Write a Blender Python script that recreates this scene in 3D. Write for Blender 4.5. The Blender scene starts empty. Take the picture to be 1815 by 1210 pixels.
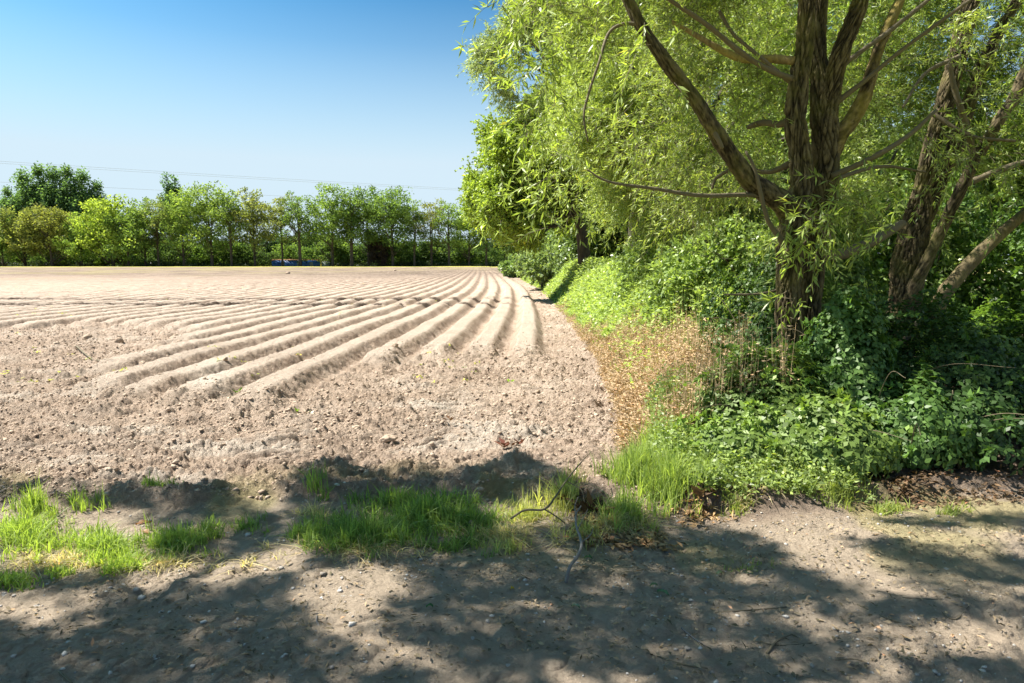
import bpy, math
import numpy as np
from mathutils import Vector
R = math.radians
scene = bpy.context.scene
COL = scene.collection

# ---------------------------------------------------------------- camera, sky, sun, exposure
cam_d = bpy.data.cameras.new("camera"); cam = bpy.data.objects.new("camera", cam_d); COL.objects.link(cam)
cam.location = (0, 0, 1.65); cam.rotation_euler = (R(90 - 6.55), 0, 0)
cam_d.sensor_width = 36; cam_d.lens = 24.0; cam_d.clip_end = 3000; cam_d.clip_start = 0.05
scene.camera = cam
SUN_EL, SUN_AZ = R(55), R(-78)          # azimuth from +Y, clockwise positive: the sun stands to the left, a little ahead
SD = np.array([math.sin(SUN_AZ)*math.cos(SUN_EL), math.cos(SUN_AZ)*math.cos(SUN_EL), math.sin(SUN_EL)])
world = bpy.data.worlds.new("World"); scene.world = world; world.use_nodes = True
wn = world.node_tree.nodes; wl = world.node_tree.links
bg = wn["Background"]; sky = wn.new("ShaderNodeTexSky"); sky.sky_type = 'NISHITA'; sky.sun_disc = False
sky.sun_elevation = SUN_EL; sky.sun_rotation = SUN_AZ; sky.altitude = 0; sky.air_density = 1.0; sky.dust_density = 1.2; sky.ozone_density = 0.6
v1 = wn.new("ShaderNodeVectorMath"); v1.operation = 'SCALE'; v1.inputs['Scale'].default_value = .1
gm = wn.new("ShaderNodeGamma"); gm.inputs[1].default_value = 1.75
v2 = wn.new("ShaderNodeVectorMath"); v2.operation = 'MULTIPLY'; v2.inputs[1].default_value = (3.9, 10.1, 9.9)
wl.new(sky.outputs[0], v1.inputs[0]); wl.new(v1.outputs[0], gm.inputs[0]); wl.new(gm.outputs[0], v2.inputs[0]); 
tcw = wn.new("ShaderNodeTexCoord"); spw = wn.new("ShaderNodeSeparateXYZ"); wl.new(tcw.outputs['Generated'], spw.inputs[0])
hz_r = wn.new("ShaderNodeValToRGB"); el_ = hz_r.color_ramp.elements          # summer haze thickening towards the horizon; overhead whitening added to fill the shade
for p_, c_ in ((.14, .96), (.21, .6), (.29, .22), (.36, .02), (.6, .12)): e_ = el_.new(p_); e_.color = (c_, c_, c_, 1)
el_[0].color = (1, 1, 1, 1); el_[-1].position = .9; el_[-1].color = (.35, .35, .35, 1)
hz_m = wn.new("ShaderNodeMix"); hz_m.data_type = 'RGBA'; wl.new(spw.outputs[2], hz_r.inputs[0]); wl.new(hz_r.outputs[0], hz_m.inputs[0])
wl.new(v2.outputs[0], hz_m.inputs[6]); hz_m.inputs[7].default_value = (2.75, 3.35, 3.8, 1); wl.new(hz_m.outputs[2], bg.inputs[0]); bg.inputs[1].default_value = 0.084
sl = bpy.data.lights.new("sun", 'SUN'); sl.energy = 4.6; sl.angle = R(0.55); sl.color = (1.0, 0.95, 0.86)
so = bpy.data.objects.new("sun", sl); COL.objects.link(so)
so.rotation_euler = Vector(SD).to_track_quat('Z', 'Y').to_euler()
scene.view_settings.view_transform = 'Standard'; scene.view_settings.look = 'None'
scene.view_settings.exposure = 1.6; scene.view_settings.gamma = 1

rng = np.random.default_rng(7)
F_, P_ = 1210.0, R(6.55)
def ray(px, py):
    a = (px - 907.5)/F_; b = -(py - 605)/F_
    return np.array([a, math.cos(P_) + b*math.sin(P_), -math.sin(P_) + b*math.cos(P_)])
def W(px, py):                                   # photo pixel -> ground point
    d = ray(px, py); t = -1.65/d[2]; return d[0]*t, d[1]*t
def U(px, py, y):                                # photo pixel at a given distance -> point
    d = ray(px, py); t = y/d[1]; return np.array([d[0]*t, y, 1.65 + d[2]*t])
def unit(v): return v/np.maximum(np.linalg.norm(v, axis=-1, keepdims=True), 1e-9)
def sst(a, b, x): t = np.clip((x - a)/(b - a), 0, 1); return t*t*(3 - 2*t)

# ---------------------------------------------------------------- noise
def _h(ix, iy, iz, s):
    n = (ix.astype(np.int64)*374761393 + iy.astype(np.int64)*668265263 + iz.astype(np.int64)*2147483647*31 + s*974634777) & 0xffffffff
    n = ((n ^ (n >> 13))*1274126177) & 0xffffffff
    n = ((n ^ (n >> 16))*2246822519) & 0xffffffff
    return ((n ^ (n >> 15)) & 0xffffff)/float(0xffffff)
def vn2(x, y, s=0):
    ix = np.floor(x); iy = np.floor(y); fx = x - ix; fy = y - iy
    fx = fx*fx*(3 - 2*fx); fy = fy*fy*(3 - 2*fy); z = np.zeros_like(ix)
    a = _h(ix, iy, z, s); b = _h(ix + 1, iy, z, s); c = _h(ix, iy + 1, z, s); d = _h(ix + 1, iy + 1, z, s)
    return (a + (b - a)*fx)*(1 - fy) + (c + (d - c)*fx)*fy - .5
def vn3(p, s=0):
    i = np.floor(p); f = p - i; f = f*f*(3 - 2*f); r = 0
    for dx in (0, 1):
        for dy in (0, 1):
            for dz in (0, 1):
                w = (f[:, 0] if dx else 1 - f[:, 0])*(f[:, 1] if dy else 1 - f[:, 1])*(f[:, 2] if dz else 1 - f[:, 2])
                r = r + w*_h(i[:, 0] + dx, i[:, 1] + dy, i[:, 2] + dz, s)
    return r - .5
def fbm(x, y, o=4, s=0, g=.5):
    r = 0; a = 1
    for k in range(o):
        r = r + a*vn2(x, y, s + k*17); x = x*2.03 + 11.3; y = y*2.03 - 7.7; a *= g
    return r
def worley(x, y, s=0, prob=1.0):                 # rounded bumps of uneven size on a jittered grid
    ix = np.floor(x); iy = np.floor(y); best = np.zeros_like(x); z = np.zeros_like(x)
    for dx in (-1, 0, 1):
        for dy in (-1, 0, 1):
            cx = ix + dx; cy = iy + dy
            jx = _h(cx, cy, z, s); jy = _h(cx, cy, z, s + 5); rr = _h(cx, cy, z, s + 9); pr = _h(cx, cy, z, s + 13)
            rad = .25 + .5*rr
            ax = x - cx - jx; ay = y - cy - jy; an = jx*6.28
            ux = ax*np.cos(an) + ay*np.sin(an); uy = (-ax*np.sin(an) + ay*np.cos(an))*(1 + .8*jy)
            q = np.maximum(0, 1 - (ux*ux + uy*uy)/(rad*rad))
            best = np.maximum(best, np.where(pr < prob, np.sqrt(q)*rad*(.5 + pr/max(prob, .01)*.5), 0))
    return best

# ---------------------------------------------------------------- mesh helpers
def mesh_from(name, V, F, mat, attrs=None, smooth=False):
    """V (n,3); F (m,k) index array or list of such arrays."""
    Fs = F if isinstance(F, list) else [F]
    me = bpy.data.meshes.new(name)
    me.vertices.add(len(V)); me.vertices.foreach_set("co", np.ascontiguousarray(V, dtype=np.float32).ravel())
    li = np.concatenate([f.ravel() for f in Fs]).astype(np.int32)
    tot = np.concatenate([np.full(len(f), f.shape[1], dtype=np.int32) for f in Fs])
    st = np.concatenate([[0], np.cumsum(tot)[:-1]]).astype(np.int32)
    me.loops.add(len(li)); me.loops.foreach_set("vertex_index", li)
    me.polygons.add(len(tot)); me.polygons.foreach_set("loop_start", st); me.polygons.foreach_set("loop_total", tot)
    if smooth: me.polygons.foreach_set("use_smooth", np.ones(len(tot), dtype=bool))
    for k, a in (attrs or {}).items():
        at = me.attributes.new(k, 'FLOAT', 'POINT'); at.data.foreach_set("value", np.ascontiguousarray(a, dtype=np.float32))
    me.update(calc_edges=True); me.materials.append(mat)
    return me
def obj(name, me, parent=None, color=None):
    o = bpy.data.objects.new(name, me); COL.objects.link(o)
    if parent is not None: o.parent = parent
    if color is not None: o.color = (*color, 1)
    return o
def tag(o, label=None, cat=None, group=None, kind=None):
    if label: o["label"] = label
    if cat: o["category"] = cat
    if group: o["group"] = group
    if kind: o["kind"] = kind
    return o
def thing(name, label, cat, loc=(0, 0, 0), group=None, rz=0, sc=1):
    o = bpy.data.objects.new(name, None); COL.objects.link(o); o.location = loc; o.rotation_euler = (0, 0, rz)
    o.scale = (sc, sc, sc) if not hasattr(sc, '__len__') else sc; o.empty_display_size = .2
    return tag(o, label, cat, group)
def merge(parts):
    """parts: list of (V, F, rnd) with all F the same width."""
    Vs, Fs, Rs, n = [], [], [], 0
    for v, f, r in parts:
        Vs.append(v); Fs.append(f + n); Rs.append(r); n += len(v)
    return np.concatenate(Vs), np.concatenate(Fs), np.concatenate(Rs)

# ---------------------------------------------------------------- materials
def new_mat(name):
    m = bpy.data.materials.new(name); m.use_nodes = True; nt = m.node_tree
    return m, nt.nodes, nt.links, nt.nodes["Principled BSDF"]
def ramp(N, stops):
    r = N.new("ShaderNodeValToRGB"); e = r.color_ramp.elements
    while len(e) < len(stops): e.new(.5)
    for el, (p, c) in zip(e, stops): el.position = p; el.color = (*c, 1)
    return r
def noise(N, L, scale, detail=6, rough=.6, vec=None, dim='3D'):
    n = N.new("ShaderNodeTexNoise"); n.inputs['Scale'].default_value = scale; n.inputs['Detail'].default_value = detail
    n.inputs['Roughness'].default_value = rough
    if vec is not None: L.new(vec, n.inputs['Vector'])
    return n
def mixc(N, L, fac, a, b, mode='MIX'):
    m = N.new("ShaderNodeMix"); m.data_type = 'RGBA'; m.blend_type = mode; m.clamp_factor = True
    for i, v in ((0, fac), (6, a), (7, b)):
        if hasattr(v, 'is_linked') or hasattr(v, 'links'): L.new(v, m.inputs[i])
        elif i == 0: m.inputs[0].default_value = v
        else: m.inputs[i].default_value = (*v, 1)
    return m.outputs[2]
def attr(N, name):
    a = N.new("ShaderNodeAttribute"); a.attribute_name = name; return a.outputs['Fac']
def mth(N, L, op, a, b):
    m = N.new("ShaderNodeMath"); m.operation = op
    for i, v in ((0, a), (1, b)):
        if isinstance(v, (int, float)): m.inputs[i].default_value = v
        else: L.new(v, m.inputs[i])
    return m.outputs[0]

def soil_material():
    m, N, L, B = new_mat("soil")
    geo = N.new("ShaderNodeNewGeometry"); pos = geo.outputs['Position']
    n1 = noise(N, L, .9, 6, .6, pos); n2 = noise(N, L, 14, 8, .7, pos); n3 = noise(N, L, 90, 5, .7, pos)
    r1 = ramp(N, [(.3, (.37, .27, .20)), (.5, (.455, .343, .262)), (.72, (.52, .41, .325))]); L.new(n1.outputs[0], r1.inputs[0])
    r2 = ramp(N, [(.25, (.62, .58, .55)), (.5, (1, 1, 1)), (.8, (1.12, 1.12, 1.1))]); L.new(n2.outputs[0], r2.inputs[0])
    c = mixc(N, L, 1.0, r1.outputs[0], r2.outputs[0], 'MULTIPLY')
    c = mixc(N, L, attr(N, "pale"), c, (.62, .53, .44))
    tr = mixc(N, L, n2.outputs[0], (.30, .235, .175), (.56, .455, .345))
    c = mixc(N, L, attr(N, "track"), c, tr)
    c = mixc(N, L, attr(N, "moist_shade"), c, (.075, .052, .037))  # damp soil colour, also used to paint fine clod shadow far out
    vo = N.new("ShaderNodeTexVoronoi"); vo.inputs['Scale'].default_value = 55; L.new(pos, vo.inputs['Vector'])
    rs = ramp(N, [(.0, (1, 1, 1)), (.045, (1, 1, 1)), (.06, (0, 0, 0))]); L.new(vo.outputs['Color'], rs.inputs[0])
    c = mixc(N, L, mth(N, L, 'MULTIPLY', rs.outputs[0], attr(N, "track")), c, (.55, .53, .5))
    gr = mixc(N, L, n2.outputs[0], (.27, .28, .06), (.42, .36, .08))
    c = mixc(N, L, attr(N, "green"), c, gr)
    L.new(c, B.inputs['Base Color']); B.inputs['Roughness'].default_value = .95; B.inputs['Specular IOR Level'].default_value = .15
    b1 = N.new("ShaderNodeBump"); b1.inputs['Strength'].default_value = .9; b1.inputs['Distance'].default_value = .03; L.new(n3.outputs[0], b1.inputs['Height'])
    b2 = N.new("ShaderNodeBump"); b2.inputs['Strength'].default_value = .9; b2.inputs['Distance'].default_value = .09; L.new(n2.outputs[0], b2.inputs['Height'])
    L.new(b1.outputs[0], b2.inputs['Normal']); L.new(b2.outputs[0], B.inputs['Normal'])
    return m
def clod_material(name="clod", a=(.30, .21, .155), b=(.50, .40, .32)):
    m, N, L, B = new_mat(name)
    geo = N.new("ShaderNodeNewGeometry"); n2 = noise(N, L, 30, 6, .7, geo.outputs['Position'])
    c = mixc(N, L, attr(N, "rnd"), a, b); c2 = mixc(N, L, mth(N, L, 'MULTIPLY', n2.outputs[0], .3), c, (.5, .4, .31))
    L.new(c2, B.inputs['Base Color']); B.inputs['Roughness'].default_value = .95; B.inputs['Specular IOR Level'].default_value = .15
    bp = N.new("ShaderNodeBump"); bp.inputs['Strength'].default_value = .7; bp.inputs['Distance'].default_value = .02
    L.new(n2.outputs[0], bp.inputs['Height']); L.new(bp.outputs[0], B.inputs['Normal'])
    return m
def leaf_material(name="leaf", trans=.33, rough=.42, spec=.4, lo=.42, hi=1.75):
    """base colour = object colour x a per-leaf variation (attribute rnd)"""
    m, N, L, B = new_mat(name)
    oi = N.new("ShaderNodeObjectInfo"); rn = attr(N, "rnd")
    rv = ramp(N, [(0, (lo*.9, lo, lo*.9)), (.5, (1, 1, 1)), (.93, (hi*1.05, hi, hi*.9)), (1, (hi*1.7, hi*1.15, hi))]); L.new(rn, rv.inputs[0])
    c = mixc(N, L, 1.0, oi.outputs['Color'], rv.outputs[0], 'MULTIPLY')
    L.new(c, B.inputs['Base Color']); B.inputs['Roughness'].default_value = rough; B.inputs['Specular IOR Level'].default_value = spec
    tb = N.new("ShaderNodeBsdfTranslucent")
    ct = mixc(N, L, 1.0, c, (1.9, 1.95, .8), 'MULTIPLY'); L.new(ct, tb.inputs['Color'])
    mx = N.new("ShaderNodeMixShader"); mx.inputs[0].default_value = trans
    L.new(B.outputs[0], mx.inputs[1]); L.new(tb.outputs[0], mx.inputs[2])
    out = N["Material Output"]; L.new(mx.outputs[0], out.inputs['Surface'])
    return m
def bark_material(name, c1, c2, moss, mossamt=.5, scale=1.0):
    m, N, L, B = new_mat(name)
    tc = N.new("ShaderNodeTexCoord"); mp = N.new("ShaderNodeMapping"); mp.inputs['Scale'].default_value = (1, 1, .4); L.new(tc.outputs['Object'], mp.inputs[0])
    n = noise(N, L, 26*scale, 8, .7, mp.outputs[0]); n2 = noise(N, L, 3.5*scale, 5, .6, tc.outputs['Object'])
    dp = attr(N, "depth")
    r = ramp(N, [(.3, c1), (.65, c2)]); L.new(n.outputs[0], r.inputs[0])
    c = mixc(N, L, dp, tuple(v*.25 for v in c1), r.outputs[0])
    mr = ramp(N, [(.62 - .25*mossamt, (0, 0, 0)), (.72 - .15*mossamt, (1, 1, 1))]); L.new(n2.outputs[0], mr.inputs[0])
    mf = mth(N, L, 'MULTIPLY', mr.outputs[0], mth(N, L, 'MULTIPLY', n.outputs[0], 1.2*mossamt))
    c = mixc(N, L, mf, c, moss)
    L.new(c, B.inputs['Base Color']); B.inputs['Roughness'].default_value = .9; B.inputs['Specular IOR Level'].default_value = .2
    bp = N.new("ShaderNodeBump"); bp.inputs['Strength'].default_value = .8; bp.inputs['Distance'].default_value = .02
    L.new(n.outputs[0], bp.inputs['Height']); L.new(bp.outputs[0], B.inputs['Normal'])
    return m
def flat_mat(name, col, rough=.7, var=.15, scale=8, metal=0):
    m, N, L, B = new_mat(name)
    tc = N.new("ShaderNodeTexCoord"); n = noise(N, L, scale, 5, .6, tc.outputs['Object'])
    c = mixc(N, L, n.outputs[0], tuple(v*(1 - var) for v in col), tuple(min(1, v*(1 + var)) for v in col))
    L.new(c, B.inputs['Base Color']); B.inputs['Roughness'].default_value = rough; B.inputs['Metallic'].default_value = metal
    return m
M_soil = soil_material(); M_clod = clod_material("clod", (.30, .215, .155), (.46, .36, .275))
M_leaf = leaf_material(); M_leaffar = leaf_material("far_leaf", .4, .7, .08, .5, 1.45); M_leafy = leaf_material("glossy_leaf", .28, .45, .3, .45, 1.3)
M_grass = leaf_material("grass_blade", .4, .5, .25, .5, 1.5)
M_dead = leaf_material("dry_leaf", .08, .85, .1, .45, 1.45)
M_bark = bark_material("willow_bark", (.062, .047, .027), (.215, .17, .095), (.17, .165, .035), .55)
M_moss = bark_material("mossy_bark", (.12, .085, .045), (.33, .25, .12), (.34, .27, .05), .75)
M_far = bark_material("far_bark", (.05, .04, .03), (.11, .09, .07), (.08, .08, .04), .3, .3)
M_twig = flat_mat("twig_wood", (.125, .10, .058), .85, .3, 20)
M_grey = flat_mat("grey_stick", (.16, .145, .13), .85, .3, 25)

# ---------------------------------------------------------------- ground: one height function
GY = np.array([0, 8, 12, 15, 19, 24, 30, 38, 44, 58, 72, 96, 112, 150, 250.]); GX = np.array([-.2, -.15, -.08, .05, .15, .24, .28, .27, .15, -.33, -.9, -1.85, -2.6, -4.4, -9.5])
EY = np.array([0, 3.9, 4.6, 5.1, 6.9, 11.4, 21, 41, 60, 92, 145, 250.]); EX = np.array([.9, .95, 1.0, .9, 1.2, 1.5, 1.7, 1.75, 1.2, .3, -1.4, -5.5])
g_of = lambda y: np.interp(y, GY, GX)
xe_of = lambda y: np.interp(y, EY, EX)
NX = np.array([-60, -16, -12, -11.3, -8.3, -6.9, -6.3, -5.2, -4.4, -3.1, -2.45, -2.2, -2.0, 0, .8, 3.]); NY = np.array([15.5, 15, 16, 17.2, 15.9, 14.2, 10.0, 7.8, 7.3, 7.2, 7.1, 9.8, 11.1, 11.4, 11.0, 11.0])
def ends(x): return np.interp(x, NX, NY)
def verge(x): return np.interp(x, [-9, -3.8, -2.4, -.8, .6, 1.2, 2.2, 3.6, 6, 12], [4.8, 4.6, 4.5, 4.75, 4.7, 4.5, 4.45, 4.75, 5.1, 5.4])
SP = .78
def height(x, y, full=True):
    nz = fbm(x*.35, y*.35, 3, 3)*.06
    w1 = fbm(x*1.3, y*1.3, 3, 21)*.5
    field = sst(-.35, .45, y + w1*.5 - verge(x))*(1 - sst(-.1, .25, x + w1*.25 - xe_of(y)))
    ph = (x - g_of(y) + fbm(x*.8, y*.5, 2, 40)*.06)/SP; n = np.floor(ph); t = ph - n
    ye = ends(g_of(np.clip(y, 8, 18)) + (n + .4)*SP); rm = sst(-.15, .8 + .5*sst(-2.3, -3.4, x), y + w1*.8 - ye)*(1 - sst(.62, .74, x - g_of(y)))
    prof = np.clip(np.minimum((t + .02)/.24, (.90 - t)/.36), 0, 1); prof = prof*prof*(3 - 2*prof)
    rough_end = 1 - sst(.3, 2.6, y - ye)
    hr = (.19 - .05*sst(30, 90, y))*prof + fbm(x*9, y*9, 5, 61)*.042*(1 - .5*sst(.75, 1, prof))
    hr = hr + (worley(x*11, y*11, 71, .6)*.05*(.25 + rough_end) + worley(x*24, y*24, 72, .7)*.02)*(1 - .75*sst(.8, 1, prof))
    cross = np.zeros_like(x)
    for yc in (24.9, 28.3):
        jit = (_h(n, n*0 + yc, n*0, 3) - .5)*.5
        cross = np.maximum(cross, np.exp(-((y - yc - .02*(x + 4) - jit*.8)/.62)**2)*sst(.0, .6, -x + .1)*(.25 + .75*sst(.2, .5, t)))
    crack = np.exp(-((y - 38.5 - .5*(x - 1))/.25)**2)*sst(.1, .4, x)*(1 - sst(2.2, 2.6, x))
    hr = hr*(1 - .7*sst(-18, -34, x)*sst(30, 40, y))
    hr = hr*(1 - .45*cross) + cross*(worley(x*5, y*5, 77, .9)*.22 - .05) - .12*crack
    # headland
    cl = worley(x*3.1, y*3.1, 5, .22)*.12 + worley(x*7, y*7, 15, .5)*.065 + worley(x*15, y*15, 25, .8)*.04 + worley(x*31, y*31, 27, .85)*.03 + worley(x*48, y*48, 29, .85)*.02*(1 - sst(6, 9, y))
    big = fbm(x*1.8, y*1.8, 4, 90)*.07
    ax, ay = x*.98 + y*.17, y*.98 - x*.17                       # tyre tread prints
    tread = np.exp(-((x + .62 + .0*y)/.30)**2)*sst(5.2, 6.0, y)*(1 - sst(8.5, 9.4, y)) + .8*np.exp(-((x + 2.0 + .15*(y - 6))/.26)**2)*sst(5.0, 5.6, y)*(1 - sst(7.0, 7.8, y)) + .7*np.exp(-((y - 6.3 - .12*x)/.25)**2)*sst(-6.5, -5.8, x)*(1 - sst(-3.2, -2.7, x))
    tr = np.sin((ay + np.abs(x + .62)*.55)*2*math.pi/.17)*.5
    smoothp = sst(.05, .3, fbm(x*.9, y*1.6, 3, 120))*.7
    hh = big + cl*(1 - .75*np.clip(tread + smoothp, 0, 1)) + fbm(x*9, y*19, 4, 95)*.045 + tr*.06*tread
    soil = hr*rm + hh*(1 - rm) + .02
    soil = soil + worley(x*4.3, y*4.3, 66, .6)*.13*np.exp(-((y - ye - .1)/.55)**2)*field*(x - g_of(y) < .7)
    strip = sst(.6, .8, x - g_of(y))*sst(11, 12.5, y)
    soil = soil - .03*strip
    # track and hedge bank
    ht = -.05 + fbm(x*2.2, y*2.2, 4, 130)*.03 + fbm(x*9, y*9, 4, 138)*.012 + worley(x*9, y*9, 135, .35)*.028*(.3 + sst(-.1, .2, fbm(x*.7, y*.7, 2, 133))) + worley(x*22, y*22, 136, .7)*.018*(.4 + sst(-.2, .2, fbm(x*1.1, y*1.1, 2, 139)))
    ut = y - .12*x + fbm(x*.4, y*.4, 2, 500)*.3
    ht = ht*(1 - .45*np.exp(-((ut - 3.3)/.22)**2)) - .028*np.exp(-((ut - 3.3)/.17)**2) - .025*np.exp(-((ut - 1.9)/.17)**2) + .012*np.exp(-((ut - 3.62)/.1)**2) + .01*np.exp(-((ut - 3.0)/.1)**2)
    bank = sst(-.12, .12, y + w1*.35 - verge(x) - .05)
    hb = .10*bank + fbm(x*3, y*3, 4, 140)*.08*bank + worley(x*8, y*8, 145, .7)*.05
    hg = (ht*(1 - bank) + (hb - .03)*bank)
    clear = sst(12.0, 12.4, x)*sst(15.5, 16, y)                 # clearing beyond the hedge
    hg = hg*(1 - clear) + 0.0*clear
    z = nz + soil*field + hg*(1 - field) + .5*sst(165, 222, y)
    if not full: return z
    trk = (1 - sst(-.25, .2, y + w1*.5 - verge(x)))
    pn = fbm(x*.8, y*1.7, 4, 150)
    pale = sst(.05, .5, pn + .25*fbm(x*6, y*9, 3, 151))*(1 - rm)*field*.75*(1 - .6*sst(7, 10, y)) + .5*np.exp(-((x + 4.0 + .35*(y - 9))/.28)**2)*rm*sst(7.7, 8.2, y)*(1 - sst(9.6, 11, y)) + .32*rm*sst(.8, 1, prof)*(1 - .9*sst(20, 60, y))
    pale = pale + .35*clear + .3*np.clip(tread, 0, 1)*(tr > 0)*field
    mo_shade = np.clip(cross*1.6, 0, 1)*sst(.15, .5, vn2(x*2.2, y*1.2, 160) + .55)*rm + crack*.8 + .18*sst(.1, .4, fbm(x*2.5, y*2.5, 3, 165))*(1 - rm)*field
    mo_shade = mo_shade + .35*rough_end*rm*sst(0, .3, fbm(x*5, y*5, 3, 167))*(1 - prof) + .75*(1 - field)*(1 - trk)*(1 - clear) + .35*cross*rm*(1 - sst(-12, -3, x)) + field*sst(28, 110, y)*(.66 + .3*fbm(x*.5, y*.25, 4, 430))  # last term: far soil darkened in place of clod shadow too fine to resolve
    green = sst(203, 208, y + x*.02)*.95
    green = np.maximum(green, (1 - field)*sst(60, 80, y)*.8)
    green = np.maximum(green, .22*sst(60, 150, -x + y*.6)*sst(0, .2, fbm(x*.1, y*.1, 3, 180)))
    green = np.maximum(green, .35*sst(.05, .3, fbm(x*1.6, y*1.6, 3, 190))*(1 - sst(.2, 1.1, np.abs(y - verge(x) + .3))))
    return z, dict(pale=np.clip(pale, 0, 1), moist_shade=np.clip(mo_shade, 0, 1), track=np.clip(trk, 0, 1), green=np.clip(green, 0, 1)), field, trk, clear
def gz(x, y):
    x = np.atleast_1d(np.asarray(x, float)); y = np.atleast_1d(np.asarray(y, float)); return height(x, y, False)

ys = [1.3]
while ys[-1] < 262: ys.append(ys[-1] + min(.0005*ys[-1]**2, .0036*ys[-1]))
ys = np.array(ys); us = np.arange(-1.0, 1.001, .0018)
YY, UU = np.meshgrid(ys, us, indexing='ij'); XX = UU*YY
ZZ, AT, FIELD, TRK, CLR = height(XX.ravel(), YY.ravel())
nr, nc = YY.shape
idx = np.arange(nr*nc).reshape(nr, nc)
quads = np.stack([idx[:-1, :-1], idx[:-1, 1:], idx[1:, 1:], idx[1:, :-1]], -1).reshape(-1, 4)
VG = np.stack([XX.ravel(), YY.ravel(), ZZ], -1)
qf = FIELD[quads[:, 0]]; qt = TRK[quads[:, 0]]; qy = VG[quads[:, 0], 1]; qc = CLR[quads[:, 0]]
grassq = AT['green'][quads[:, 0]] > .5
def sub(name, mask):
    q = quads[mask]; u, inv = np.unique(q.ravel(), return_inverse=True)
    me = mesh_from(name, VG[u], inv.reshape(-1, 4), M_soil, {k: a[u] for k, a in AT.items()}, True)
    return tag(obj(name, me), kind='structure')
m_tr = qt > .5; m_gs = (~m_tr) & grassq & (qy > 100); m_fi = (~m_tr) & (~m_gs) & (qf > .5); m_gr = ~(m_tr | m_gs | m_fi)
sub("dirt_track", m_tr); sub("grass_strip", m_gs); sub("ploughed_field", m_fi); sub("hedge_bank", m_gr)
S = 1500.
pv = np.array([[-S, -S, -.45], [S, -S, -.45], [S, S, -.45], [-S, S, -.45]])
tag(obj("ground", mesh_from("ground", pv, np.array([[0, 1, 2, 3]]), M_soil, dict(pale=np.zeros(4), moist_shade=np.zeros(4), track=np.zeros(4), green=np.ones(4)))), kind='structure')

# ---------------------------------------------------------------- loose clods, stones
def ico(sub=1):
    t = (1 + 5**.5)/2
    V = [(-1, t, 0), (1, t, 0), (-1, -t, 0), (1, -t, 0), (0, -1, t), (0, 1, t), (0, -1, -t), (0, 1, -t), (t, 0, -1), (t, 0, 1), (-t, 0, -1), (-t, 0, 1)]
    F = [(0, 11, 5), (0, 5, 1), (0, 1, 7), (0, 7, 10), (0, 10, 11), (1, 5, 9), (5, 11, 4), (11, 10, 2), (10, 7, 6), (7, 1, 8), (3, 9, 4), (3, 4, 2), (3, 2, 6), (3, 6, 8), (3, 8, 9), (4, 9, 5), (2, 4, 11), (6, 2, 10), (8, 6, 7), (9, 8, 1)]
    V = [np.array(v)/np.linalg.norm(v) for v in V]
    for _ in range(sub):
        c = {}; G = []
        def mid(a, b):
            k = (min(a, b), max(a, b))
            if k not in c: m = V[a] + V[b]; V.append(m/np.linalg.norm(m)); c[k] = len(V) - 1
            return c[k]
        for a, b, d in F:
            ab, bd, da = mid(a, b), mid(b, d), mid(d, a); G += [(a, ab, da), (b, bd, ab), (d, da, bd), (ab, bd, da)]
        F = G
    return np.array(V), np.array(F)
def rocks(P, s, sub, flat=.65, seed=1, jag=.35):
    r = np.random.default_rng(seed); B, F = ico(sub); n = len(P); k = len(B)
    sc = s[:, None, None]*(1 + r.uniform(-.35, .35, (n, 1, 3)))*np.array([1, 1, flat])
    V = B[None]*(1 + r.uniform(-jag, jag, (n, k, 1)))*sc
    a = r.uniform(0, 6.28, n); ca, sa = np.cos(a)[:, None], np.sin(a)[:, None]
    V = np.stack([V[..., 0]*ca - V[..., 1]*sa, V[..., 0]*sa + V[..., 1]*ca, V[..., 2]], -1) + P[:, None, :]
    Fi = F[None] + (np.arange(n)*k)[:, None, None]
    return V.reshape(-1, 3), Fi.reshape(-1, 3), np.repeat(r.random(n), k)
def scatter(n, xr, yr, acc, r, powy=1.0):
    y = yr[0] + (yr[1] - yr[0])*r.random(n)**powy; x = xr[0] + (xr[1] - xr[0])*r.random(n)
    k = acc(x, y); return x[k], y[k]
r = np.random.default_rng(11)
def acc_head(x, y):
    c = fbm(x*.9, y*.9, 3, 200) > r.uniform(-.55, .35, len(x))
    return (np.abs(x) < y*.85 + .5) & (y > verge(x) - .1) & (x < xe_of(y) + .1) & (y < ends(x) + .6 + r.exponential(.7, len(x))*(r.random(len(x)) < .3)) & c
xs, ysc = scatter(110000, (-14, 1.9), (4.6, 17), acc_head, r, 1.4)
sz = r.lognormal(-5.1, .55, len(xs))*(1 + .04*ysc); sz = np.minimum(sz, .024)
V1 = rocks(np.stack([xs, ysc, gz(xs, ysc) + sz*.1], -1), sz, 0, .7, 3, .45)
xs, ysc = scatter(9000, (-10, 1.8), (10, 38), lambda x, y: (x - g_of(y) > .72) & (x < xe_of(y)) & (y > 11) | (np.abs(y - 25.4 - .035*(x + 4)) < .35) | (np.abs(y - 28.9 - .035*(x + 4)) < .35), r)
sz = r.lognormal(-4.2, .4, len(xs))
V2 = rocks(np.stack([xs, ysc, gz(xs, ysc) + sz*.2], -1), sz, 0, .75, 4, .3)
V_, F_c, R_c = merge([V1, V2])
tag(obj("soil_crumbs", mesh_from("soil_crumbs", V_, F_c, M_clod, dict(rnd=R_c))), "loose pinkish crumbs of dry soil strewn over the field edge", "soil crumbs", kind='stuff')
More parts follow.
